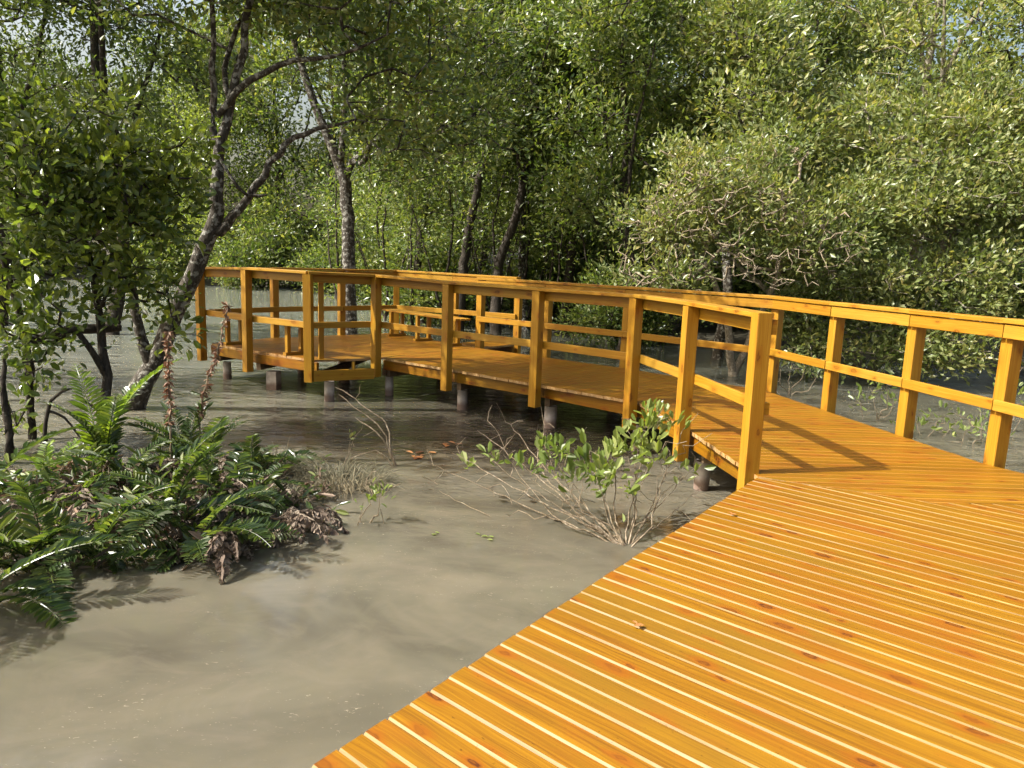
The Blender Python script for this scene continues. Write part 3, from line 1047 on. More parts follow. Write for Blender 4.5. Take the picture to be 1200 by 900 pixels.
# -- mid trees: each with its own stem
def mid_tree(label, x, y, h, lean, crown_z, crown_r, seed, leafm, barkm, r0=.12, ntips=430, per=30, Lm=.145, spread=.21, ratio=.44, fork=True, low=None, name='mangrove_tree', dens=1.0):
    rng = np.random.default_rng(seed * 31 + 5)
    base = V(x, y, max(WATER, float(bank(np.array(x), np.array(y)))) - .05)
    top = base + V(lean[0], lean[1], h)
    c = [base]
    for f in (.2, .4, .6, .8):
        c.append(base + (top - base) * V(f ** 1.3, f ** 1.3, f) + V(*rng.normal(0, .16, 2), 0))
    c.append(top)
    stems = [(c, [r0 * 1.25, r0, r0 * .85, r0 * .65, r0 * .42, r0 * .18])]
    if fork:
        for k in range(3):
            f0 = rng.uniform(.28, .6)
            i = f0 * 5
            p = c[int(i)] + (c[min(int(i) + 1, 5)] - c[int(i)]) * (i - int(i))
            a = rng.uniform(0, 2 * PI)
            e = p + V(math.cos(a) * crown_r * .6, math.sin(a) * crown_r * .5, (h - f0 * h) * rng.uniform(.5, .85))
            stems.append(([p, p * .6 + e * .4 + V(*rng.normal(0, .15, 2), .1), e], [r0 * .55, r0 * .4, r0 * .15]))
    blobs = []
    nb = 14
    for k in range(nb):
        f = (k + .5) / nb
        zc = base[2] + crown_z + (h + .6 - crown_z) * f
        a = rng.uniform(0, 2 * PI)
        rr = crown_r * rng.uniform(.25, .95)
        cx = base[0] + lean[0] * (zc - base[2]) / h + math.cos(a) * rr
        cy = base[1] + lean[1] * (zc - base[2]) / h + math.sin(a) * rr * .8
        s = rng.uniform(.32, .56) * crown_r
        blobs.append((cx, cy, zc, s, s, s * .62, s * s))
    for (bx, by, bz, bs) in (low or ()):
        blobs.append((base[0] + bx, base[1] + by, base[2] + bz, bs, bs, bs * .6, bs * bs))
    return make_tree(name, label, 'tree', base + V(0, 0, .05), stems, blobs, int(ntips * dens), per, Lm, ratio, leafm, barkm, seed, spread=spread, tip_r=.008, min_r=.007, step=.4, shell=.35)


# the slender pale tree behind the platform
tb = PX([(410, 396), (409, 330), (408, 270), (404, 215), (396, 190), (380, 150), (362, 105), (345, 50), (325, 0), (310, -60)], [15] * 10)
tb[0][2] = WATER - .05
sA = (tb, [.16, .135, .125, .115, .10, .085, .075, .06, .045, .03])
sB = (PX([(404, 212), (412, 190), (432, 175), (455, 150), (480, 110), (500, 60)], 15.0), [.08, .07, .06, .05, .04, .02])
sC = (PX([(398, 195), (402, 160), (404, 120), (402, 60), (410, 0), (412, -50)], [15, 15, 15.1, 15.2, 15.3, 15.4]), [.07, .06, .05, .045, .035, .02])
bl = []
for (px, py, Y, r, rz, w) in ((330, -20, 14.6, 1.6, 1.0, 2.2), (420, -30, 15.0, 1.7, 1.1, 2.6), (500, 40, 14.6, 1.5, .9, 2.4), (470, 120, 14.2, 1.25, .8, 2.0), (540, 150, 14.5, 1.2, .7, 1.6), (400, 80, 15.8, 1.2, .8, .8),
                              (560, 70, 15.2, 1.4, 1.0, 2.0), (470, 190, 14.6, .8, .45, .7)):
    bl.append((*at(px, py, Y=Y), r, r * .9, rz, w))
make_tree('mangrove_tree', 'slender grey-trunked tree forking just behind the back railing of the platform', 'tree',
          (tb[0][0], tb[0][1], WATER), [sA, sB, sC], bl, 700, 24, .12, .44, LEAF_MID, BARK, 25, spread=.22, tip_r=.007, min_r=.006, shell=.35)

mids = [
    ('tall dark tree with a straight black trunk behind the bushy left mangrove', -9.0, 16.5, 9.5, (.3, .2), 4.8, 2.6, LEAF_DARK, BARK_DARK, .14),
    ('tree at the far left edge whose crown hangs over the pale water', -12.2, 17.5, 9.5, (.8, -.3), 4.3, 2.8, LEAF_DARK, BARK_DARK, .14),
    ('thin dark-stemmed tree right of the slender pale tree', -2.7, 22.0, 9.5, (.8, .2), 3.6, 2.1, LEAF_MID, BARK_DARK, .11),
    ('dark tree behind the bench leaning to the right', -1.5, 20.0, 9.4, (1.5, .3), 4.2, 2.0, LEAF_MID, BARK_DARK, .13),
    ('twisted dark tree over the middle of the walkway railing', -.5, 19.6, 9.2, (1.0, .4), 4.4, 2.0, LEAF_DARK, BARK_DARK, .13),
    ('thin dark tree with a pale lower trunk behind the bend of the walkway', .3, 21.0, 9.8, (-.7, .3), 4.3, 2.0, LEAF_MID, BARK, .11),
    ('dark tree left of the tangled twiggy bush', 1.4, 20.6, 9.4, (1.2, .0), 3.6, 2.1, LEAF_MID, BARK_DARK, .13),
    ('bushy forest tree filling the gap between the dark stems and the twiggy bush', 1.1, 23.6, 9.6, (.2, .0), 1.2, 2.4, LEAF_MID, BARK_DARK, .12),
    ('rounded lower tree standing just behind the tangled bush', 2.5, 17.0, 7.8, (-.3, .0), 3.0, 1.9, LEAF_MID, BARK_DARK, .11),
    ('low grey-green tree rising between the tangled bush and the grey-green bush', 4.4, 16.0, 6.6, (.3, .0), 3.0, 1.7, LEAF_GREY, BARK, .10),
    ('forest tree rising straight behind the twiggy bush', 3.6, 19.8, 10.4, (.5, .2), 3.6, 2.3, LEAF_MID, BARK, .13),
    ('forest tree with a curved dark limb above the grey-green bush', 6.3, 18.2, 9.8, (-1.2, .0), 4.4, 2.3, LEAF_MID, BARK_DARK, .14),
    ('forest tree with a pale bent limb over the right-hand bush', 8.7, 17.2, 10.2, (.4, -.3), 4.2, 2.5, LEAF_GREY, BARK_PALE, .14),
    ('leafy forest tree behind the end of the right-hand bush', 11.0, 16.3, 9.8, (.2, -.2), 3.6, 2.5, LEAF_GREY, BARK_DARK, .14),
    ('leafy tree just past the right edge of the bank', 13.6, 15.8, 9.5, (-.4, -.3), 3.0, 2.6, LEAF_GREY, BARK_DARK, .14),
    ('tall unseen tree added outside the left edge to shade the walkway', -7.6, 6.1, 7.4, (2.6, 1.5), 5.2, 1.9, LEAF_MID, BARK_DARK, .14),  # added out of view for the shade it casts on walkway and water
    ('unseen tree added outside the left edge to shade the platform', -10.2, 10.3, 8.4, (.3, -.1), 3.6, 2.2, LEAF_MID, BARK_DARK, .14),  # added out of view so its crown dapples the platform
]
for i, (lab, x, y, h, lean, cz, cr, lm, bm, r0) in enumerate(mids):
    mid_tree(lab, x, y, h, lean, cz, cr, 40 + i, lm, bm, r0, dens=(1.2 if 2 <= i < 15 else (.6 if i == 15 else (.65 if i == 16 else 1.0))))

# -- far trees: four kinds, copied
far_src = []
far = [
    (-31, 44, 0, 'far-bank tree at the left edge seen under the bushy mangrove'), (-26, 43, 1, 'far-bank tree second from the left over the pale water'),
    (-21.5, 45, 2, 'far-bank tree behind the straight black trunk'), (-17.5, 42.5, 3, 'dark far-bank tree left of the leaning trunk'),
    (-13.5, 42, 1, 'bright green far-bank tree right of the leaning trunk'), (-9.6, 39.5, 0, 'bright green far-bank tree above the left end of the railing'),
    (-6.2, 34, 2, 'sunlit tree behind the back left corner of the platform'), (-3.8, 30, 3, 'sunlit green tree right behind the slender pale trunk'),
    (-1.2, 27.5, 1, 'backdrop tree behind the dark stems over the bench'), (1.4, 26.5, 0, 'backdrop tree behind the bend of the walkway'),
    (4.4, 26.5, 2, 'backdrop tree behind the twiggy bush'), (7.6, 26, 3, 'backdrop tree between the curved limb and the pale limb'),
    (11, 25.5, 0, 'backdrop tree above the grey-green bush'), (14.6, 25.5, 1, 'backdrop tree high behind the right end of the bush'),
    (18.5, 25, 2, 'backdrop tree beyond the right edge of the bank'), (-7.9, 47, 1, 'tall tree behind the far bank straight above the platform'),
    (-24, 52, 2, 'tall tree behind the far-bank row at the left'), (-2.5, 36, 0, 'tall tree deep in the wood behind the bench'), (6, 34, 1, 'tall tree deep in the wood above the twiggy bush'),
    (14, 33, 3, 'tall tree deep in the wood at the upper right'),
]
for i, (x, y, kd, lab) in enumerate(far):
    zb = float(bank(np.array(x), np.array(y)))
    if len(far_src) <= kd and kd == len(far_src):
        t_ = mid_tree(lab, x, y, 11.5, (RNG.uniform(-.6, .6), 0), .9, 3.4, 80 + kd, (LEAF_MID, LEAF_MID, LEAF_DARK, LEAF_LIME)[kd], BARK_DARK, .15, ntips=700, per=24, Lm=.215, spread=.33)
        t_['group'] = 'forest trees on the far bank'
        far_src.append(t_)
    else:
        copy_thing(far_src[kd % len(far_src)], (x, y, zb), RNG.uniform(0, 6.28), RNG.uniform(.92, 1.12) * (1.15 if y > 38 else (.80 if y < 32 else 1.0)), lab)

# -- understory bushes along the waterline under the mid trees
ub = None
unders = [(-4.6, 27.5, 1.0, 'low bush on the far bank behind the slender pale trunk'), (-1.9, 22.5, 1.0, 'low waterline bush behind the bench'), (.4, 22.2, 1.0, 'low waterline bush behind the bend of the walkway'),
          (1.6, 23.4, 1.2, 'low bush deep behind the bend of the walkway'), (3.6, 22.5, 1.2, 'low bush deep behind the tangled bush'), (-3.4, 24.5, 1.1, 'low bush deep behind the dark stems'), (6.5, 20.5, 1.2, 'low bush behind the grey-green bush'),
          (2.6, 18.6, .85, 'low dark bush at the waterline under the tangled twigs'), (-8.2, 36.5, 1.35, 'low bush on the far bank above the left end of the railing'), (-13, 38.5, 1.5, 'low bush on the far bank beside the leaning trunk'),
          (-19, 40, 1.6, 'low bush on the far bank seen between the left stems'), (-27, 41, 1.7, 'low bush on the far bank at the left edge')]
for i, (x, y, sc, lab) in enumerate(unders):
    zb = float(bank(np.array(x), np.array(y))) - .05
    zb = max(zb, WATER - .05)
    if ub is None:
        blobs = [(x + dx, y + dy, zb + z, s, s * .8, s * .6, s * s) for dx, dy, z, s in ((-1.1, 0, .8, .9), (0, .1, 1.2, 1.1), (1.1, .1, .9, .95), (.4, -.4, .5, .9), (-.5, .1, 1.8, .8))]
        ub = make_tree('bush', lab, 'bush', (x, y, zb), [([V(x, y, zb), V(x - .1, y, zb + .6), V(x + .1, y, zb + 1.3)], [.05, .04, .02]), ([V(x, y, zb), V(x + .5, y, zb + .5), V(x + .9, y, zb + 1)], [.04, .03, .02])],
                       blobs, 360, 20, .15, .44, LEAF_MID, BARK_DARK, 130, spread=.22, tip_r=.007, min_r=.006, shell=.3, group='bushes along the far waterline', trunk_name='stem', crown_name='foliage')
    else:
        copy_thing(ub, (x, y, zb), RNG.uniform(0, 6.28), sc, lab)

# -- thin saplings filling the dark understory
sp0 = None
for i, (x, y, rz, sc, lab) in enumerate((
        (-3.9, 22.4, 0, 1.0, 'thin sapling just right of the slender grey trunk'), (-2.9, 21.2, 1.9, .9, 'thin sapling over the left end of the back bench'),
        (-1.9, 20.8, 3.3, 1.1, 'thin sapling over the right end of the back bench'), (-1.1, 21.8, 4.4, 1.0, 'thin sapling between the leaning dark trees'),
        (-.5, 20.4, .8, 1.05, 'thin sapling left of the twisted dark tree'), (.3, 21.2, 2.6, 1.1, 'thin sapling right of the twisted dark tree'),
        (.9, 20.2, 5.0, 1.0, 'thin sapling over the bend of the walkway railing'), (1.5, 21.0, 1.2, 1.15, 'thin sapling just left of the tangled bush'),
        (2.2, 19.8, 3.9, 1.0, 'thin sapling half hidden by the tangled bush'), (-6.2, 26.2, 2.2, 1.2, 'thin sapling above the back left corner of the platform'),
        (-4.9, 27.2, .4, 1.2, 'thin sapling between the leaning tree and the slender grey trunk'), (3.1, 20.1, 5.6, 1.0, 'thin sapling deep behind the tangled bush'))):
    zb = max(WATER, float(bank(np.array(x), np.array(y)))) - .03
    if sp0 is None:
        B0 = V(x, y, zb)
        st = [([B0, B0 + V(.05, 0, 1.2), B0 + V(-.1, .1, 2.6), B0 + V(.15, 0, 4.2)], [.045, .04, .03, .014]),
              ([B0 + V(.05, 0, .2), B0 + V(.4, .1, 1.4), B0 + V(.9, 0, 3.0)], [.035, .03, .012]), ([B0, B0 + V(-.3, .1, .9), B0 + V(-.9, .1, 2.6)], [.03, .025, .012])]
        blobs = [(x + a_, y + b_, zb + c_, d_, d_ * .8, d_ * .6, e_) for a_, b_, c_, d_, e_ in ((.1, 0, 3.9, .9, 1.4), (.8, 0, 3.0, .7, 1), (-.8, .1, 2.7, .7, 1), (.2, -.2, 2.2, .8, .8), (-.2, .2, 1.2, .8, .5))]
        sp0 = make_tree('sapling_tree', lab, 'tree', B0, st, blobs, 80, 11, .13, .48, LEAF_MID, BARK_DARK, 140, spread=.2, tip_r=.0055, shell=.2, group='thin saplings under the forest')
    else:
        copy_thing(sp0, (x, y, zb), rz, sc, lab)

# -- the great sprawling bush on the right
def px_blobs(lst):
    return [(*at(px, py, Y=Y), rx, ry, rz, w) for (px, py, Y, rx, ry, rz, w) in lst]


bA = at(1010, 450, Y=14.2)
bA[2] = WATER
st = [([V(bA[0], bA[1], WATER - .05), at(1000, 400, Y=14.1), at(985, 330, Y=14.0), at(960, 260, Y=14.0)], [.10, .08, .06, .03]),
      ([V(bA[0], bA[1], WATER), at(1060, 390, Y=14.1), at(1100, 300, Y=14.0), at(1120, 200, Y=14.2)], [.09, .07, .055, .03]),
      ([V(bA[0], bA[1], WATER), at(960, 400, Y=13.8), at(900, 340, Y=13.6), at(850, 300, Y=13.6)], [.07, .06, .05, .03])]
bl = px_blobs([(1060, 235, 13.9, 1.0, .8, .75, 3), (970, 270, 13.8, .95, .8, .8, 2.8), (1160, 220, 13.8, 1.0, .8, .8, 3), (1240, 240, 13.8, 1.0, .8, .9, 2), (1030, 350, 13.5, 1.1, .7, .7, 2.8), (1150, 340, 13.4, 1.1, .7, .8, 3),
               (1240, 360, 13.5, .8, .7, .8, 1.2), (940, 370, 13.5, .6, .5, .5, 1.0), (1000, 150, 14.6, .42, .4, .4, .5), (930, 180, 14.6, .6, .5, .35, .8), (1090, 410, 13.0, 1.1, .5, .32, 1.2), (965, 415, 13.2, .5, .4, .25, .5), (1120, 150, 14.4, .9, .7, .45, 1.4), (1195, 130, 14.5, .8, .7, .45, 1.2),
               (1005, 120, 14.7, .22, .2, .45, .3), (1075, 120, 14.6, .2, .2, .4, .25), (1150, 95, 14.6, .25, .2, .45, .3), (905, 160, 14.5, .3, .25, .3, .3), (1230, 90, 14.6, .4, .3, .5, .4), (1050, 170, 14.2, .5, .4, .3, .6)])
make_tree('bush', 'great sprawling grey-green bush hanging over the water behind the long railing', 'bush', bA, st, bl, 1600, 28, .118, .46, LEAF_GREY, BARK_PALE, 61, spread=.17, tip_r=.006, shell=.3, trunk_name='stem', crown_name='foliage')
# twiggy half bare bush left of it
bB = at(860, 430, Y=13.6)
bB[2] = WATER
st = [([V(bB[0], bB[1], WATER - .05), at(850, 370, Y=13.4), at(830, 320, Y=13.2), at(790, 270, Y=13.2)], [.08, .06, .045, .02]),
      ([V(bB[0], bB[1], WATER), at(900, 350, Y=13.3), at(930, 290, Y=13.0), at(990, 250, Y=12.9)], [.07, .05, .04, .02]),
      ([at(850, 370, Y=13.4), at(800, 330, Y=12.9), at(770, 320, Y=12.7), at(745, 335, Y=12.6)], [.05, .035, .025, .012])]
bl = px_blobs([(840, 215, 13.4, .95, .7, .55, 2.4), (900, 260, 13.1, 1.0, .7, .8, 3), (800, 265, 13.2, .65, .6, .6, 2), (960, 290, 12.9, .8, .5, .6, 1.6), (790, 330, 12.9, .6, .5, .35, .8), (745, 250, 13.6, .45, .4, .3, .5), (800, 175, 13.9, .5, .4, .25, .6), (735, 320, 13.3, .3, .3, .4, .25), (900, 180, 13.8, .7, .6, .35, 1.4)])
make_tree('bush', 'half-bare tangled bush of pale twigs left of the grey-green bush', 'bush', bB, st, bl, 1250, 17, .11, .44, LEAF_GREY, TWIG_PALE, 62, spread=.14, tip_r=.0042, shell=.4, wob=.09, leaf_frac=.62, bare=(px_blobs([(830, 300, 12.5, .8, .4, .45, 2), (920, 315, 12.3, .9, .4, .35, 2), (800, 240, 12.7, .6, .4, .5, 1.5), (780, 340, 12.6, .6, .5, .3, 1.5), (980, 290, 12.4, .6, .35, .35, 1.2), (880, 240, 12.6, .8, .4, .4, 1.8), (840, 200, 12.9, .7, .4, .3, 1.0), (750, 300, 12.9, .4, .4, .6, 1.1), (770, 250, 13.0, .4, .4, .4, .8)]), 700), trunk_name='stem', crown_name='foliage')

# ================================================================== SMALL PLANTS
# ferns
def frond_arrays(L_, arch, width, npair, rng, roll=0.0, fold=.35):
    """Pinnate frond along +x from the origin, rising then arching over."""
    t = np.linspace(0, 1, 16)
    ang = math.radians(arch[0]) + (math.radians(arch[1]) - math.radians(arch[0])) * t
    x = np.concatenate([[0], np.cumsum(np.cos(ang[:-1]) * L_ / 15)])
    z = np.concatenate([[0], np.cumsum(np.sin(ang[:-1]) * L_ / 15)])
    rach = np.stack([x, np.zeros_like(x), z], 1)
    rach[:, 1] += .05 * L_ * np.sin(t * 2.2 + roll)
    pos, ax, ls, nr = [], [], [], []
    for k in range(npair):
        f = .16 + .82 * k / (npair - 1)
        p = np.array([np.interp(f, t, rach[:, i]) for i in range(3)])
        a = np.interp(f, t, ang)
        tang = V(math.cos(a), 0, math.sin(a))
        up = V(-math.sin(a), 0, math.cos(a))
        w = width * (math.sin(PI * min(1, .18 + .80 * f)) ** .6) * (1.0 if f < .85 else .75)
        for s in (-1, 1):
            d = tang * (.42 + .3 * f) + V(0, s, 0) + up * (fold + rng.normal(0, .10))
            pos.append(p)
            ax.append(d + rng.normal(0, .07, 3))
            ls.append(w * rng.uniform(.85, 1.1))
            nr.append(up + V(0, -s * .5, 0) + rng.normal(0, .15, 3))
    v, f, s = leaf_arrays(np.array(pos), np.array(ax), np.array(ls), (.24), rng, True, curl=.16, nor=np.array(nr))
    rv, rf, rs = tube_arrays([(rach, np.linspace(.008, .003, 16), 4)])
    mi = np.concatenate([np.zeros(len(s), int), np.ones(len(rs), int)])
    return np.concatenate([v, rv]), np.concatenate([f, rf + len(v)]), np.concatenate([s, rs]), mi


FR = {}
frng = np.random.default_rng(5)
for kind, m in (('green', FERN), ('young', FERN_YOUNG), ('dry', FERN_DRY)):
    FR[kind] = []
    for (L_, arch, wd, npair) in ((1.15, (62, -18), .20, 24), (1.0, (48, -30), .19, 22), (1.25, (72, 5), .20, 26), (.9, (35, -45), .18, 20), (1.05, (25, -25), .20, 22)):
        if kind == 'dry':
            L_, arch, wd = L_ * .75, (arch[0] * .5, -65), wd * .55
            v, f, s, mi = frond_arrays(L_, arch, wd, npair + 6, frng, fold=-.4)
            v = v + frng.normal(0, .012, v.shape)
        else:
            v, f, s, mi = frond_arrays(L_, arch, wd, npair, frng)
        FR[kind].append(raw_mesh('frond', v, f, s, [m, m], mi))


def fern(label, x, y, z, kind, n, scale, seed, az=None, name='fern', spread=2 * PI, tilt=0.0):
    rng = np.random.default_rng(seed)
    t_ = thing(name, label, 'fern', (x, y, z), 0, None)
    a0 = rng.uniform(0, 6.28) if az is None else az - spread / 2
    for k in range(n):
        o = link('frond', FR[kind][int(rng.integers(0, 5))], t_)
        o.rotation_euler = (rng.normal(0, .2), rng.normal(tilt, .18), a0 + spread * (k + rng.uniform(.2, .8)) / n)
        sc = scale * rng.uniform(.75, 1.15)
        o.scale = (sc, sc * rng.uniform(.9, 1.1), sc)
        o.location = (*rng.normal(0, .05, 2), rng.uniform(0, .08))
    return t_


def iz(x, y):
    return max(float(islet(np.array(x), np.array(y))), WATER) - .02


def fat(px, py):
    p = at(px, py, z=WATER + .1)
    return p[0], p[1]


ferns = [
    ('large dark fern drooping into the water at the front left of the islet', 40, 650, 'green', 9, .86, 4.2, 3.6, -.05),
    ('fern at the picture edge on the left of the islet', -20, 590, 'green', 9, .85, None, 6.28, 0),
    ('fern with a bright fan of leaflets at the front middle of the islet', 205, 612, 'green', 9, .80, 4.9, 3.8, -.1),
    ('short fern on the front edge between the two drooping ferns', 120, 640, 'green', 8, .62, 4.7, 3.6, .1),
    ('yellow-green fern standing up on the back left of the islet', 60, 555, 'young', 6, .66, None, 6.28, -.15),
    ('dark green fern on the middle of the islet', 150, 580, 'green', 9, .72, None, 6.28, 0),
    ('dark fern hanging over the front water edge right of the bright fan', 225, 632, 'green', 8, .74, 5.0, 3.2, -.05),
    ('fern at the right end of the islet reaching over the dry clump', 282, 590, 'green', 8, .70, .3, 3.4, .05),
    ('bushy fern at the back of the islet below the reddish stalks', 235, 545, 'green', 10, .80, None, 6.28, -.2),
    ('fern at the back right of the islet beside the dry grass', 300, 548, 'green', 7, .66, .6, 4.0, -.05),
    ('low fern at the left front water edge', -30, 690, 'green', 8, .85, 5.2, 3.0, 0),
    ('small fern tucked behind the bright fan', 250, 590, 'green', 7, .55, None, 6.28, -.1),
    ('lime green fern sprig poking out near the front of the islet', 100, 600, 'young', 4, .50, None, 6.28, -.15),
]
for i, (lab, px, py, kd, n, sc, az, sprd, tl) in enumerate(ferns):
    x, y = fat(px, py)
    fern(lab, x, y, iz(x, y), kd, n, sc * .86, 300 + i, az, spread=sprd, tilt=tl)
dry = [
    ('brown withered fern clump hanging over the right tip of the islet', 335, 608, 9, .62, -.3),
    ('brown withered fern hanging into the water at the front right of the islet', 268, 628, 8, .60, 5.1),
    ('withered brown fern heap on the crown of the islet', 180, 570, 10, .62, None),
    ('dead brown fern mass behind the front left fern', 115, 606, 8, .55, None),
    ('dead fern fronds on the middle right of the islet', 255, 585, 9, .5, None),
]
for i, (lab, px, py, n, sc, az) in enumerate(dry):
    x, y = fat(px, py)
    fern(lab, x, y, iz(x, y) + .08, 'dry', n, sc, 400 + i, az, name='dry_fern', spread=6.28 if az is None else 3.0)

# litter and small leaves that cover the mud of the islet
def cover(name, label, n, L_, ratio, mats, seed, hmax):
    rng = np.random.default_rng(seed)
    a, q = rng.uniform(0, 6.28, n * 2), np.sqrt(rng.random(n * 2)) * 1.02
    X, Y = -2.88 + np.cos(a) * q * 1.58, 5.35 + np.sin(a) * q * 1.12
    Z = islet(X, Y)
    k = Z > WATER - .03
    X, Y, Z = X[k][:n], Y[k][:n], Z[k][:n]
    m = len(X)
    cl = np.clip(np.sin(X * 6.1 + 1) * np.sin(Y * 7.3) + .6, .1, 1.6)
    pos = np.stack([X, Y, np.maximum(Z, WATER) + rng.random(m) * hmax * cl], 1)
    ax = rng.normal(0, 1, (m, 3)) * V(1, 1, .55) + V(0, 0, .25)
    v, f, s_ = leaf_arrays(pos, ax, L_ * rng.uniform(.5, 1.3, m), ratio, rng, True)
    o = link(name, raw_mesh(name, v, f, s_, [mats]))
    tag(o, label, 'ground cover', kind='stuff')


cover('leaf_litter', 'brown dead leaf litter covering the mud of the fern islet', 2600, .12, .22, FERN_DRY, 501, .13)
cover('undergrowth', 'low green leaves growing through the litter on the fern islet', 1700, .12, .28, FERN, 502, .24)

# upright fronds and reddish stalks
x, y = fat(122, 545)
up = thing('fern', 'tall upright fern with lime green tips at the back of the islet', 'fern', (x, y, iz(x, y)))
for k, (az, tl, sc) in enumerate(((.3, -.30, 1.05), (2.4, -.42, .9), (4.0, -.30, .75), (5.4, -.35, .8), (1.3, -.2, .85))):
    o = link('frond', FR['young' if k < 2 else 'green'][2], up)
    o.rotation_euler = (0, tl, az)
    o.scale = (sc,) * 3


def stalk(label, px, py, tops, seed, lean):
    rng = np.random.default_rng(seed)
    x, y = fat(px, py)
    z0 = iz(x, y)
    t_ = thing('flower_stalk', label, 'stalk', (x, y, z0))
    top = at(tops[0], tops[1], Y=y)
    c = [V(0, 0, 0), V(.02, 0, (top[2] - z0) * .4), V((top[0] - x) * .7, 0, (top[2] - z0) * .75), V(top[0] - x, .02, top[2] - z0)]
    P, R = smooth_path(c, [.010, .009, .008, .004], .05, .004, rng)
    tubes_obj('stem', [(P, R, 5)], TWIG, t_)
    m = 260
    i = rng.integers(int(len(P) * .38), len(P), m)
    v, f, s = leaf_arrays(P[i], rng.normal(0, .5, (m, 3)) + V(0, 0, -.45), rng.uniform(.03, .075, m), .3, rng, False)
    link('bracts', raw_mesh('bracts', v, f, s, [STALK]), t_)
    m = 26
    i = rng.integers(0, int(len(P) * .5), m)
    v, f, s = leaf_arrays(P[i], rng.normal(0, 1, (m, 3)) + V(0, 0, .3), rng.uniform(.08, .17, m), .2, rng, True)
    link('foliage', raw_mesh('foliage', v, f, s, [FERN]), t_)


stalk('straight reddish flower stalk standing in front of the leaning trunk', 200, 560, (196, 388), 1, 0)
stalk('bent reddish flower stalk in front of the first railing posts', 235, 540, (266, 358), 2, 0)


# grasses
def tuft(label, px, py, n, Lm, mat, seed, rad=.25, name='grass_tuft', flop=.9):
    rng = np.random.default_rng(seed)
    p = at(px, py, z=WATER)
    t_ = thing(name, label, 'grass', (p[0], p[1], WATER))
    paths = []
    for k in range(n):
        a = rng.uniform(0, 6.28)
        r = rad * math.sqrt(rng.random())
        b = V(math.cos(a) * r, math.sin(a) * r * .7, -.02)
        d = nrm(V(math.cos(a), math.sin(a), 0) * flop * rng.uniform(.3, 1.2) + rng.normal(0, .4, 3) * V(1, 1, 0) + V(0, 0, rng.uniform(.35, 1)))
        l = Lm * rng.uniform(.5, 1.2)
        m = b + d * l * .55
        e = b + d * l + V(0, 0, -l * .45 * rng.uniform(.4, 1.3))
        e[2] = max(e[2], .0)
        paths.append((np.array([b, m, (m + e) / 2 + V(0, 0, .03 * l), e]), np.array([.003, .0028, .002, .001]) * 1.1, 3))
    tubes_obj('blades', paths, mat, t_)


tuft('low heap of dry grey grass in the water right of the islet', 402, 568, 460, .34, STRAW, 3, .33)
tuft('dry grey grass patch between the islet and the grass heap', 318, 552, 300, .36, STRAW, 4, .28)
tuft('small tuft of pale grass against the right end of the islet', 338, 585, 140, .25, STRAW, 6, .18)


# shrubs and twigs in the water
def twig_shrub(name, label, cat, base, targets, seed, n_leaf_at, Lm, leafm, r0, tip_r=.003, jitter=.06, side=2):
    rng = np.random.default_rng(seed)
    base = np.asarray(base, float)
    t_ = thing(name, label, cat, base)
    tips = []
    stems = []
    for k, (tp, mid) in enumerate(targets):
        tp = np.asarray(tp, float)
        if mid is None:
            mid = base + (tp - base) * .5 + V(0, 0, -.08) + rng.normal(0, .05, 3)
        P, R = smooth_path([base + V(0, 0, -.05), base + (np.asarray(mid) - base) * .45 + rng.normal(0, .02, 3), mid, tp], [r0, r0 * .8, r0 * .6, tip_r], .07, .007, rng)
        stems.append((P, R, None if k == 0 else 0))
        for _ in range(side):
            i = int(rng.integers(len(P) // 3, len(P)))
            d = nrm(P[min(i + 2, len(P) - 1)] - P[i - 1]) + rng.normal(0, .55, 3) + V(0, 0, .35)
            tips.append(P[i] + nrm(d) * rng.uniform(.12, .42))
    tips = np.array(tips)
    tips[:, 2] = np.maximum(tips[:, 2], WATER + .03)
    paths, dirs = grow(stems, tips, rng, .08, tip_r, wob=.25)
    tubes_obj('branch', [(p - base, r, max(k, 4)) for p, r, k in paths], TWIG, t_)
    if n_leaf_at:
        pos, ax = [], []
        for (c, k, sp) in n_leaf_at:
            c = np.asarray(c, float)
            for _ in range(int(k * (1.5 if name == 'shrub' else 1) + .5)):
                o = rng.normal(0, sp, 3)
                pos.append(c + o)
                ax.append(nrm(o) * .7 + rng.normal(0, .35, 3) + V(0, 0, .75))
        pos, ax = np.array(pos), np.array(ax)
        v, f, s = leaf_arrays(pos - base, ax, Lm * rng.uniform(.6, 1.2, len(pos)), .48, rng, True, up=.4, jit=.7)
        link('foliage', raw_mesh('foliage', v, f, s, [leafm]), t_)
    return t_


sb = at(735, 640, z=WATER)
D = float(sb[1])
tg = []
for (px, py, Y, mid) in ((515, 575, D + .75, (620, 625, D + .35)), (508, 545, D + 1.0, (610, 590, D + .7)), (530, 530, D + .9, None), (600, 545, D + .7, None), (560, 505, D + 1.1, None),
                         (575, 540, D + .3, None), (628, 512, D + .8, (640, 560, D + .5)), (640, 530, D + .5, None), (655, 545, D + .3, None), (690, 535, D + .4, None), (700, 560, D + .1, None),
                         (720, 540, D + .4, None), (742, 515, D + .6, None), (760, 500, D + .8, None), (765, 535, D + .4, None), (785, 530, D + .6, None), (800, 505, D + .9, None), (795, 560, D + .5, None),
                         (815, 545, D + .7, None), (600, 500, D + 1.2, (640, 550, D + .8)), (770, 560, D + .2, None), (670, 560, D + .6, None), (620, 560, D + .2, (680, 600, D + .1)), (810, 580, D + .5, None)):
    tg.append((at(px, py, Y=Y), at(mid[0], mid[1], Y=mid[2]) if mid else None))
la = []
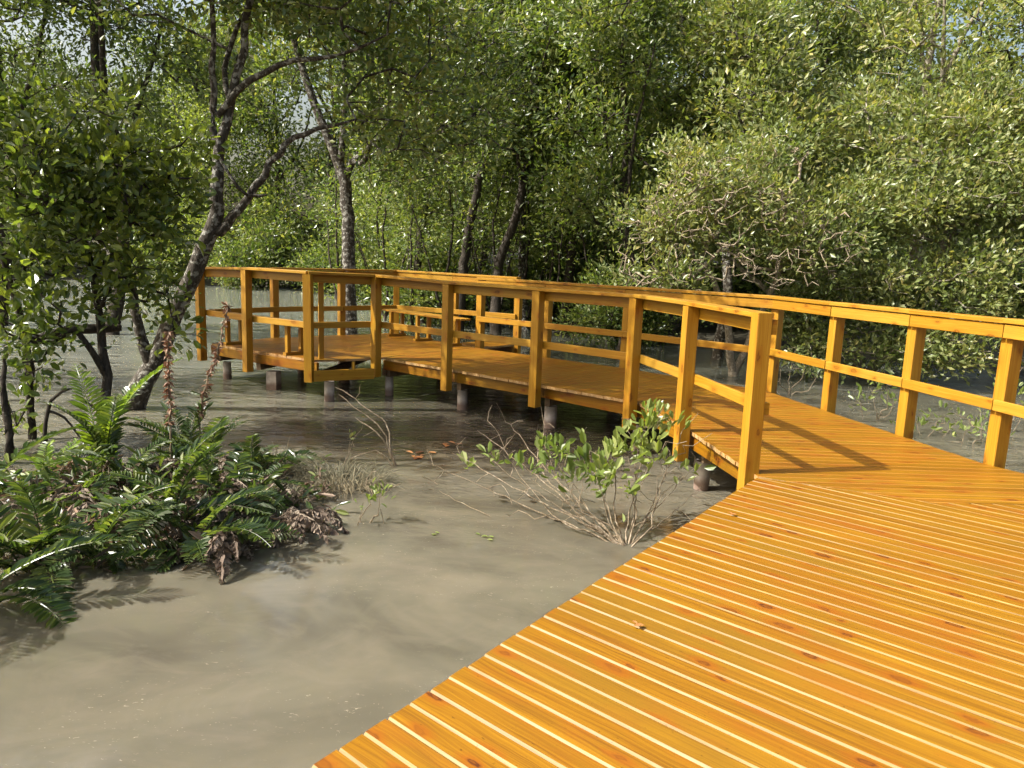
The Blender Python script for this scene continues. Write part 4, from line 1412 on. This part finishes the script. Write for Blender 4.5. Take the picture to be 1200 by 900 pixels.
for (px, py, Y, k, sp) in ((640, 526, D + .5, 14, .045), (652, 530, D + .4, 12, .045), (675, 555, D + .35, 16, .06), (695, 545, D + .3, 22, .07), (720, 540, D + .35, 24, .075), (715, 560, D + .2, 18, .07), (740, 525, D + .5, 20, .06), (760, 500, D + .7, 22, .055), (750, 515, D + .6, 16, .06),
                           (770, 490, D + .85, 16, .05), (765, 535, D + .4, 12, .06), (790, 500, D + .85, 8, .05), (795, 545, D + .55, 4, .06), (547, 545, D + .9, 5, .02), (580, 540, D + .4, 5, .025), (572, 532, D + .9, 4, .02), (620, 553, D + .25, 7, .04), (810, 545, D + .6, 4, .05), (600, 540, D + .7, 3, .03), (735, 575, D + .1, 6, .06), (658, 550, D + .3, 8, .05)):
    la.append((at(px, py, Y=Y), k, sp))
twig_shrub('shrub', 'straggly pale-twigged shrub with thick green leaves in the water beside the boardwalk', 'shrub', sb, tg, 71, la, .102, LEAF_LIME, .0080, .0020, side=6)

b = at(430, 612, z=WATER)
tg = [(at(px, py, Y=b[1]), None) for px, py in ((434, 590), (445, 580), (425, 588), (447, 596))]
twig_shrub('seedling', 'small lone mangrove seedling standing in the murky water right of the islet', 'seedling', b, tg, 72,
           [(at(px, py, Y=b[1]), 7, .03) for px, py in ((437, 578), (446, 574), (430, 588), (444, 586))], .065, LEAF_LIME, .008, .0025, side=1)
b = at(466, 547, z=WATER)
tg = [(at(395, 462, Y=b[1] + .3), at(447, 502, Y=b[1] + .1)), (at(392, 452, Y=b[1] + .4), at(450, 495, Y=b[1] + .15)), (at(415, 490, Y=b[1] + .1), at(440, 505, Y=b[1])), (at(405, 540, Y=b[1] - .1), at(440, 528, Y=b[1]))]
twig_shrub('bare_twig', 'bare grey twig arching out of the water in front of the platform piles', 'twig', b, tg, 73, None, .05, LEAF_LIME, .011, .003, side=1)
b = at(402, 545, z=WATER)
twig_shrub('seedling', 'spindly sprig with two drooping leaves above the dry grass heap', 'seedling', b, [(at(410, 512, Y=b[1]), None), (at(425, 497, Y=b[1]), None)], 74, [(at(410, 512, Y=b[1]), 6, .02)], .07, LEAF_GREY, .005, .002, side=1)
rs = [(1028, 492, [(1020, 455), (1040, 450), (1010, 470), (1050, 470)], 'small leafy sapling in the water left of the middle railing post'),
      (1085, 512, [(1075, 495), (1100, 490), (1120, 497), (1060, 500)], 'sprawling leafy sprig in the water between the railing posts'),
      (1180, 505, [(1190, 460), (1175, 450), (1200, 480), (1160, 490)], 'leafy sapling in the water behind the last railing post'),
      (925, 462, [(915, 430), (945, 425), (930, 415), (958, 440)], 'thin pale sapling at the water edge right of the railing end post'),
      (1140, 520, [(1130, 505), (1150, 500), (1165, 515)], 'low floating sprig in the water near the last railing post')]
for i, (px, py, tps, lab) in enumerate(rs):
    b = at(px, py, z=WATER)
    twig_shrub('sapling', lab, 'sapling', b, [(at(qx, qy, Y=b[1] + RNG.uniform(-.2, .2)), None) for qx, qy in tps], 80 + i,
               [(at(qx, qy, Y=b[1] + RNG.uniform(-.2, .2)), 16, .07) for qx, qy in tps], .085, LEAF_LIME if i != 3 else LEAF_GREY, .010, .003, side=3)

# fallen leaves: on the planks and adrift
fl = [(855, 604, 0, 'dry curled leaf lying on the planks near the seam'), (742, 735, 0, 'brown leaf scrap on the planks of the near boardwalk')]
for i, (px, py, z, lab) in enumerate(fl):
    p = at(px, py, z=.006)
    v, f, s = leaf_arrays(np.array([[0, 0, .004], [.02, .012, .007]]), np.array([[1, .3, .0], [-.6, 1, .0]]), np.array([.05, .035]), .5, RNG, True, nor=np.array([[0, 0, 1.], [0, .2, 1]]), curl=.0)
    o = link('fallen_leaf', raw_mesh('fallen_leaf', v, f, s, [LEAF_FALLEN]), None, p)
    tag(o, lab, 'leaf')
flo = [(512, 625, 'tiny leaf pair floating on the murky water left of the shrub', .04), (570, 630, 'pale leaf floating under the low branch of the shrub', .05), (500, 532, 'brown leaf raft floating by the arching twig', .10), (485, 535, 'second brown leaf scrap floating beside the arching twig', .08), (525, 520, 'tan leaf floating in front of the middle pile', .09)]
for i, (px, py, lab, l_) in enumerate(flo):
    p = at(px, py, z=WATER + .006)
    n = 5
    v, f, s = leaf_arrays(RNG.normal(0, l_ * .6, (n, 3)) * V(1, 1, .02), RNG.normal(0, 1, (n, 3)) * V(1, 1, .05), np.full(n, l_), .5, RNG, True, nor=np.tile(V(0, 0, 1.), (n, 1)), curl=.0)
    o = link('floating_leaf', raw_mesh('floating_leaf', v, f, s, [LEAF_FALLEN if i > 1 else LEAF_LIME]), None, p)
    tag(o, lab, 'leaf')

# ================================================================== LIGHT, SKY, CAMERA
SUN_EL = math.radians(46)
to_sun = V(-.975, -.22)
az_from_y = math.atan2(to_sun[0], to_sun[1])        # clockwise from +Y
w = bpy.data.worlds.new('World')
scene.world = w
w.use_nodes = True
nt = w.node_tree
nt.nodes.clear()
sky = nt.nodes.new('ShaderNodeTexSky')
sky.sky_type = 'NISHITA'
sky.sun_disc = False
sky.sun_elevation = SUN_EL
sky.sun_rotation = az_from_y % (2 * PI)
sky.air_density = 1.5
sky.dust_density = 9.0
sky.ozone_density = 1.0
bg = nt.nodes.new('ShaderNodeBackground')
bg.inputs[1].default_value = .13
wo = nt.nodes.new('ShaderNodeOutputWorld')
L(nt, sky.outputs[0], bg.inputs[0])
L(nt, bg.outputs[0], wo.inputs[0])

sun = bpy.data.lights.new('sun', 'SUN')
sun.energy = 5.0
sun.angle = math.radians(.53)
sun.color = (1.0, .98, .95)
so = bpy.data.objects.new('sun', sun)
COL.objects.link(so)
from mathutils import Vector, Matrix
dirv = Vector((-to_sun[0] * math.cos(SUN_EL), -to_sun[1] * math.cos(SUN_EL), -math.sin(SUN_EL)))
so.rotation_euler = dirv.to_track_quat('-Z', 'Y').to_euler()
so.location = (-20, -6, 20)

cam = bpy.data.cameras.new('camera')
cam.sensor_width = 36
cam.lens = F / 1200 * 36
cam.clip_end = 2000
cam.clip_start = .05
co = bpy.data.objects.new('camera', cam)
COL.objects.link(co)
R_, U_, F_ = Vector((1, 0, 0)), Vector((0, math.sin(PITCH), math.cos(PITCH))), Vector((0, math.cos(PITCH), -math.sin(PITCH)))
c, s = math.cos(ROLL), math.sin(ROLL)
right, upv = R_ * c + U_ * s, -R_ * s + U_ * c
M = Matrix((right, upv, -F_)).transposed().to_4x4()
M.translation = Vector((0, 0, CAM_H))
co.matrix_world = M
scene.camera = co

scene.view_settings.view_transform = 'Standard'
scene.view_settings.look = 'None'
scene.view_settings.exposure = 1.14
scene.view_settings.gamma = 1
scene.view_settings.use_curve_mapping = False
scene.cycles.max_bounces = 8
scene.cycles.diffuse_bounces = 4
scene.cycles.transmission_bounces = 4
scene.cycles.glossy_bounces = 3
scene.cycles.sample_clamp_indirect = 6
